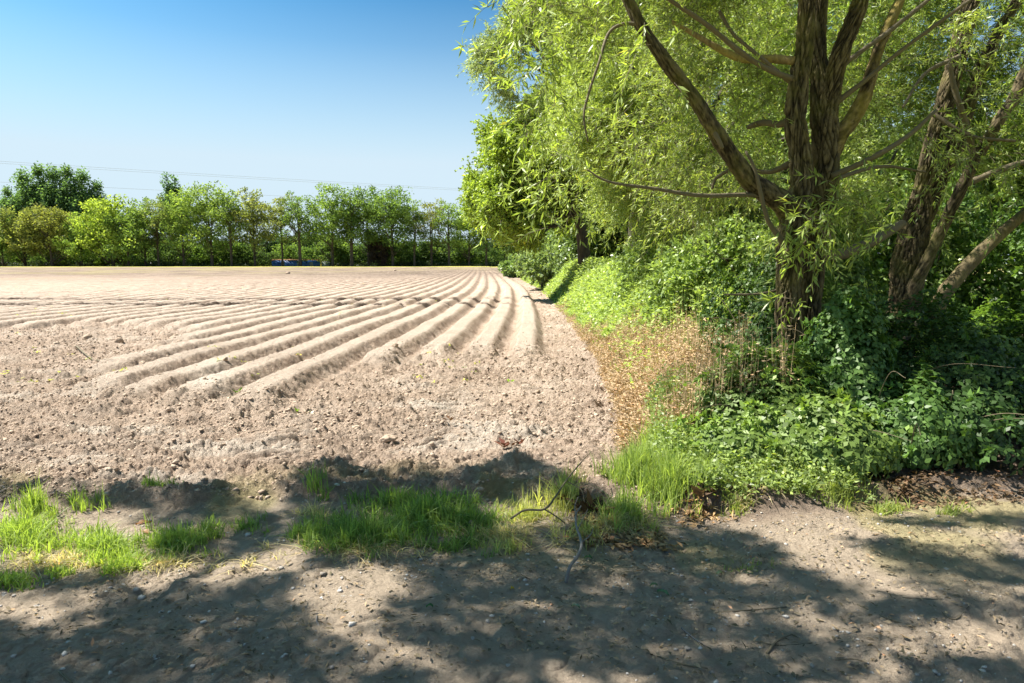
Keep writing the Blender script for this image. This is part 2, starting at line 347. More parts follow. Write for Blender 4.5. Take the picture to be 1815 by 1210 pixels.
def big(px, py, s, label, seed, zf=.25):
    x, y = W(px, py); z = gz(x, y)[0]
    V, F, Q = rocks(np.array([[0, 0, 0.]]), np.array([s]), 3, .75, seed, 0)
    nn = vn3(V/s*1.6 + seed*7.3, 3)*.5 + vn3(V/s*4 + seed*3.1, 5)*.22 + vn3(V/s*9, 6)*.08; V = V*(1 + nn[:, None])
    o = obj("soil_clod", mesh_from("soil_clod", V, F, M_clod, dict(rnd=np.full(len(V), .1 + .4*_h(np.array([seed]), np.array([1]), np.array([2]), 3)[0]))))
    o.location = (x, y, z + s*zf); tag(o, label, "soil clod", "larger clods lying on the field")
big(689, 790, .065, "largest soil clod in the foreground, dark hollow beneath its near side", 1, .5)
big(310, 606, .11, "big grey-brown clod, right of the pair among the far left clods", 2)
big(212, 610, .11, "tall grey-brown clod above the straight stick's right end", 3)
big(156, 603, .09, "pointed clod just above the straight stick's left end", 4)
big(283, 623, .08, "low reddish clod right of the tall grey-brown clod", 5)
big(320, 616, .06, "small dark clod at the end of the left ridges", 6)
big(196, 670, .06, "squat clod a little below the right end of the straight stick", 7)
big(254, 665, .05, "flat clod at the foot of the faded second ridge end", 8)
big(110, 580, .09, "dark clod at the left ridge ends, leftmost of all", 9)
big(100, 615, .07, "clod between the leftmost dark clod and the straight stick", 10)
big(400, 660, .045, "clod on the crest of the third ridge from the left", 11)
big(655, 640, .06, "dark clod at the broken end of the middle ridge", 12)
big(700, 636, .05, "pale clod beside the broken end of the middle ridge", 13)
big(1075, 690, .07, "pale clod against the brown dead weeds", 14)
big(632, 770, .035, "small rounded clod left of the largest foreground clod", 15)
big(510, 485, .35, "dark soil heap far out on the field, larger one", 16)
big(700, 481, .3, "low dark soil heap at the far ridge tops", 17)
# stones on the track
xs, ysc = scatter(9000, (-5, 8), (1.9, 5.2), lambda x, y: (y < verge(x) + .15) & (fbm(x*1.1, y*1.1, 3, 210) > r.uniform(-.45, .4, len(x))), r)
sz = r.lognormal(-5.35, .5, len(xs)); sz = np.minimum(sz, .022)
M_stone = clod_material("stone", (.2, .18, .16), (.55, .53, .49))
v, f, q = rocks(np.stack([xs, ysc, gz(xs, ysc) + sz*.3], -1), sz, 0, .6, 8)
tag(obj("gravel", mesh_from("gravel", v, f, M_stone, dict(rnd=q))), "small grey and white stones trodden into the dirt track", "gravel", kind='stuff')

# ---------------------------------------------------------------- tubes
def spline(P, n):
    P = np.asarray(P, float); Q = np.vstack([2*P[0] - P[1], P, 2*P[-1] - P[-2]]); out = []
    for i in range(1, len(Q) - 2):
        t = np.linspace(0, 1, n, endpoint=False)[:, None]; a, b, c, d = Q[i - 1], Q[i], Q[i + 1], Q[i + 2]
        out.append(.5*((2*b) + (c - a)*t + (2*a - 5*b + 4*c - d)*t*t + (3*b - 3*c + d - a)*t**3))
    out.append(P[-1:]); return np.vstack(out)
def tube(P, seg=8, step=.05, rough=0, seed=0, fiss=0):
    """P: rows x,y,z,r. Returns V, F(quads), depth attribute. fiss = depth of bark fissures as a share of the radius."""
    seg += seg % 2; P = np.asarray(P, float); L = np.linalg.norm(np.diff(P[:, :3], axis=0), axis=1).sum()
    n = max(2, int(L/step/(len(P) - 1))); C = spline(P, n); C[:, 3] = np.maximum(C[:, 3], .0008)
    X = C[:, :3]; T = unit(np.gradient(X, axis=0)); s = np.concatenate([[0], np.cumsum(np.linalg.norm(np.diff(X, axis=0), axis=1))])
    up = np.array([0, 1., 0]) if abs(T[0][1]) < .9 else np.array([1., 0, 0])
    Ns = []; nv = unit(np.cross(T[0], up))
    for t in T: nv = unit(nv - t*(nv@t)); Ns.append(nv)
    Ns = np.array(Ns); Bs = np.cross(T, Ns)
    a = np.linspace(0, 2*math.pi, seg, endpoint=False)
    rad = np.repeat(C[:, 3][:, None], seg, 1); dep = np.ones_like(rad)
    if fiss or rough:
        A, Sg = np.meshgrid(a, s); m = C[:, 3][:, None]; rm = C[:, 3].mean()
        cx = np.cos(A)*m; cy = np.sin(A)*m
        if rough:
            q = np.stack([cx.ravel()/rm*1.0, cy.ravel()/rm*1.0, Sg.ravel()/rm*.45], -1); rad = rad*(1 + rough*vn3(q + seed*9.1, seed).reshape(rad.shape))
        if fiss:
            wob = vn3(np.stack([cx.ravel()*12, cy.ravel()*12, Sg.ravel()*5], -1) + seed, 3 + seed).reshape(rad.shape)*.05
            v = None
            for tw in (1.6, -1.6):
                Ax = A + Sg*tw*.12/max(rm, .05); q = np.stack([(np.cos(Ax)*m + wob*.5).ravel()*34, (np.sin(Ax)*m + wob*.5).ravel()*34, Sg.ravel()*3.2 + tw*7], -1)
                vv = np.abs(vn3(q, 5 + seed)).reshape(rad.shape)*2; v = vv if v is None else np.minimum(v, vv)
            q2 = q*np.array([2.1, 2.1, 4.6]); v2 = np.abs(vn3(q2, 8 + seed)).reshape(rad.shape)*2
            d = np.clip(v*3.2, 0, 1)**.8*.7 + np.clip(v2*2.6, 0, 1)*.3
            rad = rad*.93 + fiss*(d - .95)*np.minimum(1, m/.06)*1.0; dep = np.clip(d*1.3 - .3, 0, 1)
    V = X[:, None] + rad[..., None]*(np.cos(a)[None, :, None]*Ns[:, None] + np.sin(a)[None, :, None]*Bs[:, None])
    k = len(X); I = np.arange(k*seg).reshape(k, seg); J = np.roll(I, -1, 1)
    F = np.stack([I[:-1], J[:-1], J[1:], I[1:]], -1).reshape(-1, 4)
    V = V.reshape(-1, 3); c0 = len(V); V = np.vstack([V, X[0] - T[0]*C[0, 3]*.3, X[-1] + T[-1]*C[-1, 3]*.5])
    # quad caps: pair neighbouring rim vertices with the centre
    e = I[0]; q0 = np.stack([np.full(seg//2, c0), np.roll(e, -2)[::2], np.roll(e, -1)[::2], e[::2]], -1)
    e = I[-1]; q1 = np.stack([np.full(seg//2, c0 + 1), e[::2], np.roll(e, -1)[::2], np.roll(e, -2)[::2]], -1)
    return V, np.vstack([F, q0, q1]), np.concatenate([dep.ravel(), [1, 1]])
def pxtube(pts, d0, **k):
    """points (px, py, radius px[, distance offset]) of a branch standing at distance d0"""
    P = []
    for p in pts:
        d = d0 + (p[3] if len(p) > 3 else 0); c = U(p[0], p[1], d); P.append([*c, p[2]*d/F_])
    return tube(P, **k), np.array(P)

# ---------------------------------------------------------------- leaves
def leaves(P, D, Nn, Ln, Wd, r, fold=.0, at=.42):
    D = unit(D); S_ = unit(np.cross(D, Nn)); U_ = np.cross(S_, D); n = len(P); Ln = np.broadcast_to(Ln, n)[:, None]; Wd = np.broadcast_to(Wd, n)[:, None]
    m = P + D*Ln*at
    V = np.stack([P, m + S_*Wd*.5 + U_*Wd*fold, P + D*Ln - U_*Ln*.08, m - S_*Wd*.5 + U_*Wd*fold], 1).reshape(-1, 3)
    F = np.arange(n*4).reshape(n, 4); return V, F, np.repeat(r, 4)
def rdir(n, r): return unit(r.normal(size=(n, 3)))
def sprays(Q, T, Lt, k, ll, lw, r, droop=.25, stems=False, up=.5):
    """twigs that start at Q, run along T for Lt and carry k leaves each"""
    n = len(Q); T = unit(T); s = r.uniform(.08, 1, (n, k)); s[:, 0] = 1
    pos = Q[:, None] + T[:, None]*(Lt[:, None]*s)[..., None]; pos[..., 2] -= droop*Lt[:, None]*s*s
    dd = T[:, None]*.75 + rdir(n*k, r).reshape(n, k, 3)*.75; dd[..., 2] -= .25
    pos = pos.reshape(-1, 3); dd = dd.reshape(-1, 3)
    nn = rdir(n*k, r) + np.array([0, 0, up]); m = n*k
    tw = np.repeat(r.random(n), k)*.45 + r.random(m)*.55
    lv = leaves(pos, dd, nn, ll*r.uniform(.6, 1.15, m), lw*r.uniform(.75, 1.25, m), tw, .12)
    if not stems: return lv, None
    ss = np.array([0, .5, 1.]); c = Q[:, None] + T[:, None]*(Lt[:, None]*ss)[..., None]; c[..., 2] -= droop*Lt[:, None]*ss*ss
    a = unit(np.cross(T, rdir(n, r))); b = np.cross(T, a); w = np.array([.0030, .002, .001])[None, :, None, None]
    an = np.array([0, 2.09, 4.19]); ring = np.cos(an)[None, None, :, None]*a[:, None, None] + np.sin(an)[None, None, :, None]*b[:, None, None]
    V = (c[:, :, None] + ring*w).reshape(-1, 3); I = np.arange(n*9).reshape(n, 3, 3); J = np.roll(I, -1, 2)
    F = np.stack([I[:, :-1], J[:, :-1], J[:, 1:], I[:, 1:]], -1).reshape(-1, 4)
    return lv, (V, F, np.ones(len(V)))
def clumpy(n, boxes, r, freq=.9, thr=-.02, seed=0, cond=None):
    """points inside ellipsoids (cx,cy,cz,rx,ry,rz,weight), thinned into clumps"""
    out = []; w = np.array([b[6] for b in boxes], float); w /= w.sum()
    for b, ww in zip(boxes, w):
        need = int(n*ww); got = []
        while need > 0:
            m = need*4 + 50; p = r.uniform(-1.15, 1.15, (m, 3)); q = (p**2).sum(1); p = p[(q < .72 + .9*vn3(p*2.1 + 5, seed + 3) + .35*vn3(p*5.3, seed + 4)) & (r.random(m) < .3 + .7*np.minimum(q, 1))]
            p = p*np.array(b[3:6]) + np.array(b[:3]); v = vn3(p*freq, seed) + .5*vn3(p*freq*2.3, seed + 1)
            k = v > thr + r.normal(0, .05, len(p))
            if cond is not None: k &= cond(p)
            p = p[k][:need]; got.append(p); need -= len(p)
        out.append(np.concatenate(got))
    return np.concatenate(out)
def crown(name, boxes, n, k, ll, lw, Lt, seed, parent, color, mat=None, stems=False, droop=.3, freq=.9, thr=-.02, out=(0, 0, 0), cond=None):
    r = np.random.default_rng(seed); Q = clumpy(n, boxes, r, freq, thr, seed, cond)
    c = np.array([boxes[0][0], boxes[0][1], boxes[0][2] - boxes[0][5]*.5]); T = unit(Q - c)*.6 + rdir(len(Q), r)*.7 + np.array(out)
    lv, st = sprays(Q, T, Lt*r.uniform(.6, 1.3, len(Q)), k, ll, lw, r, droop, stems)
    if cond is not None: pass
    o = obj(name, mesh_from(name, lv[0], lv[1], mat or M_leaf, dict(rnd=lv[2])), parent, color)
    if st: obj("twigs", mesh_from("twigs", st[0], st[1], M_twig, dict(depth=st[2])), o)
    return o
def woodpart(name, tubes, parent, mat): 
    V, F, D = merge(tubes); return obj(name, mesh_from(name, V, F, mat, dict(depth=D), True), parent)

# ================================================================ the two near willows
A = thing("willow_tree", "multi-stemmed willow with furrowed bark in the brambles, a long bare limb arching left", "willow tree")
dA = 6.4
B_ = dict(seg=128, step=.012, fiss=.030, rough=.30)
t1, _ = pxtube([(1398, 830, 35.6), (1404, 740, 29.4), (1410, 660, 25.8), (1402, 600, 23.1), (1395, 540, 22.2), (1397, 480, 23.1), (1403, 420, 25.8), (1413, 370, 26.7), (1422, 320, 23.1), (1418, 270, 19.1), (1411, 220, 18.7), (1416, 150, 17.8), (1424, 90, 16.9), (1430, 30, 16.0), (1434, -40, 15.1), (1445, -160, 12.5), (1470, -330, 7.1)], dA, seed=1, **B_)
t2, _ = pxtube([(1452, 840, 35.6, .3), (1446, 700, 24.0, .3), (1436, 600, 21.4, .28), (1436, 520, 20.5, .26), (1444, 450, 23.1, .24), (1454, 390, 25.8, .2), (1462, 330, 25.8, .15), (1464, 270, 25.8, .12), (1460, 210, 24.0, .12), (1457, 160, 21.4, .14), (1452, 100, 15.1, .2), (1452, 40, 13.3, .25), (1454, -40, 13.3, .3), (1450, -170, 9.8, .4), (1440, -330, 6.2, .5)], dA, seed=2, **B_)
t3, _ = pxtube([(1464, 200, 21.4, .1), (1478, 140, 17.8, .05), (1492, 90, 16.9, 0), (1510, 40, 16.0, -.05), (1530, -15, 15.1, -.1), (1560, -110, 11.6, -.2), (1600, -260, 7.1, -.3)], dA, seed=3, **B_)
woodpart("trunk", [t1, t2, t3], A, M_bark)
b1, _ = pxtube([(1415, 385, 26), (1392, 362, 24, -.02), (1362, 342, 20, -.1), (1328, 318, 18, -.2), (1292, 270, 16, -.3), (1262, 222, 15, -.4), (1228, 172, 14, -.45), (1188, 120, 13.5, -.5), (1152, 70, 12, -.5), (1118, 10, 11, -.5), (1085, -60, 9, -.5), (1040, -150, 6, -.5)], dA, seed=4, seg=40, step=.02, fiss=.012, rough=.25)
woodpart("limb", [b1], A, M_bark)
b2, _ = pxtube([(1470, 275, 18, .12), (1490, 240, 16, .1), (1515, 205, 14.5, .1), (1533, 170, 13, .1), (1545, 125, 12, .12), (1560, 80, 11, .15), (1582, 30, 10, .2), (1608, -25, 8, .3), (1660, -120, 5, .4)], dA, seed=5, seg=32, step=.02, fiss=.012, rough=.3)
woodpart("limb", [b2], A, M_moss)["label"] = "short limb forking to the right, yellow with moss"
sm = dict(seg=10, step=.04, rough=.3)
br = [[(1408, 108, 8, 0), (1370, 104, 7.5, .1), (1320, 104, 7, .2), (1285, 92, 6, .3), (1240, 66, 4.5, .4), (1190, 38, 3, .5)],
      [(1412, 142, 5), (1360, 122, 4.5, -.1), (1310, 90, 4.5, -.2), (1255, 45, 4, -.3), (1200, 8, 3.5, -.4), (1150, -25, 3, -.4)],
      [(1405, 212, 7, .1), (1380, 220, 6, .2), (1352, 217, 5.5, .3), (1325, 225, 4, .5)],
      [(1400, 290, 6, .1), (1360, 305, 4, .2), (1310, 296, 3.5, .3), (1270, 315, 3, .4), (1262, 335, 2.5, .4)],
      [(1385, 345, 5, -.1), (1320, 345, 4, -.2), (1240, 346, 3.5, -.4), (1160, 334, 3, -.5), (1080, 322, 2.2, -.6), (1040, 300, 1.5, -.6)],
      [(1140, 45, 4, -.5), (1105, 42, 3, -.5), (1078, 60, 2.8, -.5), (1062, 110, 2.5, -.6), (1045, 160, 2.2, -.6), (1035, 205, 2, -.6), (1042, 250, 1.5, -.6)],
      [(1475, 312, 6, 0), (1520, 292, 5, -.1), (1560, 272, 4.5, -.2), (1610, 240, 4, -.2), (1660, 195, 3, -.2)],
      [(1478, 185, 5, .1), (1530, 145, 4, 0), (1590, 95, 3.5, -.1), (1650, 50, 3.2, -.2), (1720, 0, 3, -.3)],
      [(1470, 135, 5, .1), (1520, 95, 4, .1), (1570, 60, 4, .1), (1620, 20, 3.5, .1), (1670, -20, 3, .1)],
      [(1452, 452, 11, .2), (1490, 450, 10, .3), (1530, 436, 9, .4), (1562, 418, 9, .5), (1600, 395, 7, .7)],
      [(1392, 440, 6, -.2), (1380, 418, 5, -.22), (1362, 392, 4, -.25), (1350, 350, 3.5, -.3), (1338, 300, 3, -.3), (1322, 268, 2, -.3)],
      [(1275, 20, 3, .3), (1300, 60, 3, .2), (1340, 95, 3, .1), (1400, 145, 4, 0)],
      [(1255, 215, 3, -.4), (1272, 245, 4, -.45), (1280, 262, 3.5, -.45)],
      [(1470, 320, 4, .1), (1560, 295, 3, .6), (1640, 305, 2, 1.0)],
      [(1408, 505, 2, .1), (1350, 520, 2, 0), (1285, 522, 1.6, -.1)]]
for i, p in enumerate(br):
    t, _ = pxtube(p, dA, seed=20 + i, **sm); woodpart("branch", [t], A, M_moss if i in (0,) else M_twig)
rb_ = np.random.default_rng(9); AM = (.25, .31, .09)
near_ok = lambda p: ~((p[:, 0]/p[:, 1] > .48) & (p[:, 0]/p[:, 1] < .68) & (p[:, 1] < 8.3) & (rb_.random(len(p)) < .80)) & (p[:, 1] > 4.3) & ((p[:, 2] - 1.65)/p[:, 1] > -.12)
crown("crown", [(3.1, 8.6, 4.2, 2.4, 1.6, 1.9, 2.2), (1.2, 7.0, 4.3, 1.3, .8, .7, .8), (2.2, 7.6, 3.0, 1.0, 1.0, 1.0, .5), (4.0, 7.6, 3.2, 1.2, 1.0, 1.1, .3), (2.6, 7.8, 6.6, 2.6, 2, 1.4, .3), (1.1, 6.9, 6.1, 1.5, 1.0, 1.1, 1.5)], 4200, 18, .085, .013, .45, 31, A, AM, stems=True, droop=.45, thr=-.02,
      cond=lambda p: near_ok(p) & ~((np.abs(p[:, 0]/p[:, 1] - .425) < .06) & (p[:, 1] < 6.6)) & (p[:, 0]/p[:, 1] > .0 + .02*(4 - p[:, 2])))
# low sprigs beside the trunk
r = np.random.default_rng(5); Q = []; T = []
for (px, py, d, n, sp) in [(1450, 395, 6.0, 26, .12), (1520, 365, 6.0, 30, .16), (1400, 400, 6.0, 6, .06), (1405, 530, 6.0, 5, .05), (1080, 120, 6.0, 30, .35), (1000, 230, 6.4, 34, .3), (978, 310, 7.0, 46, .27), (955, 60, 6.3, 26, .2), (915, 15, 6.2, 16, .15), (960, 130, 6.6, 30, .25), (1560, 560, 6.6, 8, .1)]:
    Q.append(U(px, py, d) + r.normal(0, sp, (n, 3))); T.append(rdir(n, r)*.8 + np.array([-.3, -.2, -.3]))
lv, st = sprays(np.concatenate(Q), np.concatenate(T), r.uniform(.2, .45, sum(len(q) for q in Q)), 14, .11, .019, r, .3, True)
obj("sprig", mesh_from("sprig", lv[0], lv[1], M_leaf, dict(rnd=lv[2])), A, (.24, .31, .08)); obj("twigs", mesh_from("twigs", st[0], st[1], M_twig, dict(depth=st[2])), A)

Bt = thing("willow_tree", "leaning two-stemmed willow at the right edge, mossy, behind the dark brambles", "willow tree")
dB = 7.6
u1, _ = pxtube([(1570, 800, 40.6), (1582, 700, 35.9), (1592, 620, 31.2), (1600, 550, 28.9), (1608, 480, 28.9), (1618, 420, 27.3), (1630, 370, 21.1), (1640, 310, 17.2), (1655, 245, 16.4), (1672, 190, 15.6), (1692, 120, 15.6), (1710, 50, 15.6), (1728, -20, 14.8), (1760, -150, 11.7), (1800, -320, 7.0)], dB, seed=11, **B_)
u2, _ = pxtube([(1612, 450, 23.4, .05), (1632, 395, 18.7, .05), (1660, 330, 17.2, .05), (1688, 270, 14.8, 0), (1712, 200, 13.3, 0), (1735, 130, 11.7, 0), (1768, 60, 10.1, 0), (1800, 5, 9.4, 0), (1850, -90, 7.0, 0)], dB, seed=12, **B_)
woodpart("trunk", [u1, u2], Bt, M_bark)
u3, _ = pxtube([(1600, 560, 12, -.1), (1635, 480, 12, -.2), (1660, 425, 11, -.2), (1690, 361, 11, -.3), (1727, 287, 10, -.4), (1769, 217, 10, -.5), (1800, 168, 10, -.5), (1830, 90, 9, -.5), (1860, 0, 7, -.5)], dB, seed=13, seg=28, step=.025, fiss=.01, rough=.3)
woodpart("limb", [u3], Bt, M_bark)
for i, p in enumerate([[(1727, 287, 6, -.4), (1718, 240, 5.5, -.45), (1704, 195, 5, -.5), (1690, 150, 4.5, -.5), (1683, 110, 3, -.5)],
                       [(1705, 330, 6, -.3), (1745, 312, 5.5, -.3), (1790, 295, 5, -.3), (1840, 280, 4, -.3)],
                       [(1640, 600, 10, .4), (1668, 530, 13, .4), (1700, 488, 13, .5), (1745, 440, 11, .6), (1790, 400, 10, .7), (1850, 350, 8, .8)],
                       [(1600, 660, 6, -.25), (1585, 625, 6, -.3), (1612, 590, 7, -.35), (1640, 560, 4, -.4)],
                       [(1650, 200, 4, -.3), (1720, 240, 3, -.5), (1800, 250, 2.5, -.6)], [(1700, 100, 4, -.2), (1640, 130, 3, -.5), (1600, 190, 2, -.7)]]):
    t, _ = pxtube(p, dB, seed=50 + i, **sm); woodpart("branch", [t], Bt, M_bark if i == 2 else M_twig)
crown("crown", [(5.3, 9.2, 4.2, 2.6, 1.9, 1.9, 3), (4.6, 8.8, 2.6, 1.4, 1.2, .9, .7), (6.3, 8.4, 3.0, 1.5, 1.5, 1.3, .8)], 3600, 20, .095, .0145, .45, 32, Bt, (.19, .26, .065), stems=True, droop=.4, thr=.12,
      cond=lambda p: near_ok(p) & ~((np.abs((p[:, 0] - .17*p[:, 2] - 4.05)) < .5) & (p[:, 1] < 7.9) & (r.random(len(p)) < .8)))
crown("sprig", [(5.3, 6.9, 2.6, 1.2, .5, .8, 1), (5.3, 6.8, 4.0, .7, .4, .7, .5)], 150, 14, .09, .015, .35, 36, Bt, (.23, .3, .08), stems=True, droop=.3)

# ================================================================ trees behind, along the hedge
def hedge_tree(name, label, cat, base, tr, boxes, n, k, ll, lw, Lt, seed, col, mat=M_leaf, limbs=6, trmat=M_far, droop=.2, freq=.6, thr=-.04, group=None, cond=None, stems=False):
    t = thing(name, label, cat, (base[0], base[1], float(gz(*base)[0])), group)
    rr = np.random.default_rng(seed); bx = [(b[0] - base[0], b[1] - base[1], *b[2:]) for b in boxes]
    top = bx[0]; H = top[2] + top[5]*.5
    P = [(0, 0, -.2, tr*1.25), (rr.normal(0, .1), 0, H*.35, tr), (top[0]*.5, top[1]*.5, H*.7, tr*.6), (top[0], top[1], H, tr*.2)]
    tb = [tube(P, 12, .1, .3, seed)]
    for i in range(limbs):
        b = bx[rr.integers(len(bx))]; e = np.array(b[:3]) + rr.uniform(-.75, .75, 3)*np.array(b[3:6]); h = rr.uniform(.3, .8); s = np.array([top[0]*h*.6, top[1]*h*.6, H*h])
        m = (s + e)/2 + rr.normal(0, .15, 3); tb.append(tube([(*s, tr*.4), (*m, tr*.25), (*e, tr*.08)], 6, .15, .2, i))
    woodpart("trunk", tb, t, trmat)
    crown("crown", bx, n, k, ll, lw, Lt, seed, t, col, mat, droop=droop, freq=freq, thr=thr, cond=(lambda p: cond(p + np.array([base[0], base[1], 0]))) if cond else None, stems=stems)
    return t
field_clear = lambda p: ((p[:, 2] > 1.0))
hedge_tree("maple_tree", "bright yellow-green broadleaf tree overhanging the field where the hedge begins, dark trunk beneath", "tree", (3.3, 31), .28,
    [(1.7, 31, 6.0, 3.7, 3.4, 2.9, 3), (.4, 30, 4.0, 2.3, 2.6, 1.6, 1.2), (2.6, 33, 8.0, 2.6, 3, 1.7, 1)], 17000, 15, .12, .085, .5, 41, (.23, .30, .06), limbs=12, freq=.7, thr=0.10)
hedge_tree("willow_tree", "tall pale grey-green willow rising behind the bright overhanging tree", "willow tree", (4.6, 26), .3,
    [(2.6, 26, 8.8, 4.1, 3.0, 4.2, 3.4), (5.5, 25, 6.6, 3.2, 3, 3.2, 1.6)], 16500, 18, .15, .03, .65, 42, (.24, .29, .14), limbs=16, droop=.5, freq=.55, thr=.11)
hedge_tree("willow_tree", "wide light green willow filling the view left of the furrowed trunk", "willow tree", (4.2, 14.5), .25,
    [(3.6, 14.0, 4.2, 3.0, 2.4, 2.5, 3), (2.7, 13.4, 5.4, 2.0, 2.0, 2.0, 1.5), (5.2, 15, 3.0, 2.6, 2, 2.0, 1.2)], 15000, 20, .11, .0185, .55, 43, (.27, .33, .11), limbs=18, droop=.45, freq=.7, thr=.12, cond=lambda p: p[:, 0] > .05*p[:, 1])
hedge_tree("willow_tree", "slender willow behind the gap between the two near trunks", "willow tree", (8.6, 17), .2,
    [(8.2, 17, 5.6, 2.8, 2.6, 3.6, 3), (7.2, 16, 3.0, 1.6, 1.6, 1.2, .7)], 3600, 18, .13, .024, .55, 44, (.2, .27, .09), limbs=9, droop=.4, freq=.6, thr=.10)
hedge_tree("hawthorn_tree", "dense dark green tree at the right edge beyond the leaning willow", "tree", (12.0, 15), .22,
    [(12.6, 15, 3.2, 2.4, 2.4, 1.9, 3), (14.2, 16, 5.6, 2.6, 3, 2.4, 2)], 8000, 13, .13, .07, .45, 45, (.11, .17, .045), limbs=9, freq=.7)
hedge_tree("ash_tree", "mid green tree far back on the right, its top showing between the willows", "tree", (13.5, 30), .3,
    [(13.5, 32, 5.0, 5.0, 4, 3.0, 3), (19.0, 30, 5, 4.5, 4, 3.2, 2)], 7000, 13, .26, .13, .6, 46, (.15, .22, .06), limbs=8, freq=.4)
hedge_tree("elder_bush", "rounded grey-green bush at the foot of the bright overhanging tree", "bush", (1.9, 42), .07,
    [(2.6, 42, 1.7, 2.4, 3, 1.5, 3), (4.5, 40, 1.9, 2.5, 3, 1.9, 2)], 2600, 12, .2, .1, .4, 47, (.2, .26, .12), limbs=5, freq=.7)
hedge_tree("elder_bush", "small bush farthest along the hedge, at the field's far corner", "bush", (.3, 78), .08,
    [(.6, 78, 1.2, 1.7, 3, 1.3, 3)], 900, 12, .3, .16, .5, 48, (.18, .25, .09), limbs=4, freq=.5)
hedge_tree("elder_bush", "pale leafy bush under the willow branches, between field edge and furrowed trunk", "bush", (4.4, 11.5), .06,
    [(4.0, 11.5, 1.2, 1.6, 1.6, 1.25, 3), (5.8, 12.0, 1.3, 1.8, 1.5, 1.5, 1.5), (3.4, 14.5, 1.3, 1.2, 2.2, 1.1, 1)], 6500, 12, .1, .045, .3, 49, (.2, .27, .09), limbs=6, freq=1.0)
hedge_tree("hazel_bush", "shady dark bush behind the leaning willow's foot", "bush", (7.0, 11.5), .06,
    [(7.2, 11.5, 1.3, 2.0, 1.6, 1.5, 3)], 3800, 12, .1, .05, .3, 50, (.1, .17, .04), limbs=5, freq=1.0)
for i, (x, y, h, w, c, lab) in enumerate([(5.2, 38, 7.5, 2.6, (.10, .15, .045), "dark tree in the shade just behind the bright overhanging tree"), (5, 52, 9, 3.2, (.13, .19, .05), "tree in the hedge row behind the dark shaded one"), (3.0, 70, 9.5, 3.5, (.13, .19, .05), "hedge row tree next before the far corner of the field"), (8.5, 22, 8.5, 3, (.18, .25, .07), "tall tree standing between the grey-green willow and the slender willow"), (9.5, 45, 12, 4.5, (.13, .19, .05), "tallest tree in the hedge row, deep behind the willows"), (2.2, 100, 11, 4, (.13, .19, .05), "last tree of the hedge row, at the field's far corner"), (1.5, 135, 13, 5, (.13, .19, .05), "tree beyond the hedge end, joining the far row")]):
    ls = .2 + y*.002
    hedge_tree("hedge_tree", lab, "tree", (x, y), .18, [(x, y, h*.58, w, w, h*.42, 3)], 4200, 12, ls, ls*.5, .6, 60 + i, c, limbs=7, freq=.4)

# ================================================================ undergrowth
def hn(x, y):                                    # height of the weeds beside the field
    d = x - xe_of(y) - .05; base = np.interp(y, [6, 8, 11, 20, 60], [.45, .75, 1.05, 1.35, 1.6])
    return base*sst(-.05, 1.3, d)*(1 + .45*fbm(x*1.1, y*.9, 3, 300)) + .12*sst(0, .2, d)
def plants(name, label, cat, n, xr, yr, acc, hf, ll, lw, col, seed, mat=M_leaf, k=5, shell=.35, up=1.0, grow=.0, stalk=True):
    r = np.random.default_rng(seed); y = yr[0]*(yr[1]/yr[0])**r.random(n); x = xe_of(y) + xr[0] + (xr[1] - xr[0])*r.random(n)
    kk = acc(x, y); x, y = x[kk], y[kk]; h = hf(x, y); z0 = gz(x, y); m = len(x)
    s = 1 - np.abs(r.normal(0, shell, (m, k))); s = np.clip(s, .02, 1.12)
    P = np.stack([x[:, None] + r.normal(0, .035, (m, k)), y[:, None] + r.normal(0, .035, (m, k)), z0[:, None] + h[:, None]*s], -1).reshape(-1, 3)
    D = rdir(m*k, r)*np.array([1, 1, .5]) + np.array([0, 0, .1]); Nn = rdir(m*k, r)*.55 + np.array([-.1, 0, up])
    sc = (1 + grow*np.repeat(y, k)); lv = leaves(P, D, Nn, ll*sc*r.uniform(.6, 1.2, m*k), lw*sc*r.uniform(.7, 1.2, m*k), np.repeat(r.random(m), k)*.5 + r.random(m*k)*.5, .1)
    V, F, Q = lv
    if stalk:
        w = .003; b = np.stack([x, y, z0], -1); t = np.stack([x + r.normal(0, .05, m), y + r.normal(0, .05, m), z0 + h], -1); a = unit(rdir(m, r)*np.array([1, 1, 0]) + 1e-4)*w
        sv = np.stack([b - a, b + a, t + a*.4, t - a*.4], 1).reshape(-1, 3); sf = np.arange(m*4).reshape(m, 4)
        V, F, Q = merge([(V, F, Q), (sv, sf, np.repeat(r.random(m)*.5 + .4, 4))])
    return tag(obj(name, mesh_from(name, V, F, mat, dict(rnd=Q)), None, col), label, cat, kind='stuff')
weedbound = lambda x, y: (y > 7.7 + .5*np.maximum(0, x - 2.2)) & (x > xe_of(y) + .0)
brown_zone = lambda x, y: sst(.45, .0, x - xe_of(y) - 2.0 + np.clip((y - 7.2)*.26, 0, 2.1) + fbm(x*1.5, y*1.5, 3, 310)*.9)
rr_ = np.random.default_rng(77)
plants("nettles", "bank of light green nettles and weeds along the right edge of the field", "nettles", 30000, (0, 3.8), (7.4, 70), lambda x, y: weedbound(x, y) & (rr_.random(len(x)) > brown_zone(x, y)*.9), hn, .075, .034, (.26, .33, .105), 70, k=6, grow=.035)
plants("dead_weeds", "dead brown weeds drying off between the bare soil and the brambles", "dead weeds", 23000, (-.08, 1.35), (5.6, 26), lambda x, y: (rr_.random(len(x)) < brown_zone(x, y)) & (rr_.random(len(x)) < 12/y), lambda x, y: (.12 + .55*sst(0, 1.0, x - xe_of(y)))*(1 + .8*fbm(x*2.5, y*2.5, 3, 320))*rr_.uniform(.35, 1.25, len(x)), .05, .012, (.43, .31, .20), 71, M_dead, k=8, shell=.5, up=.0)
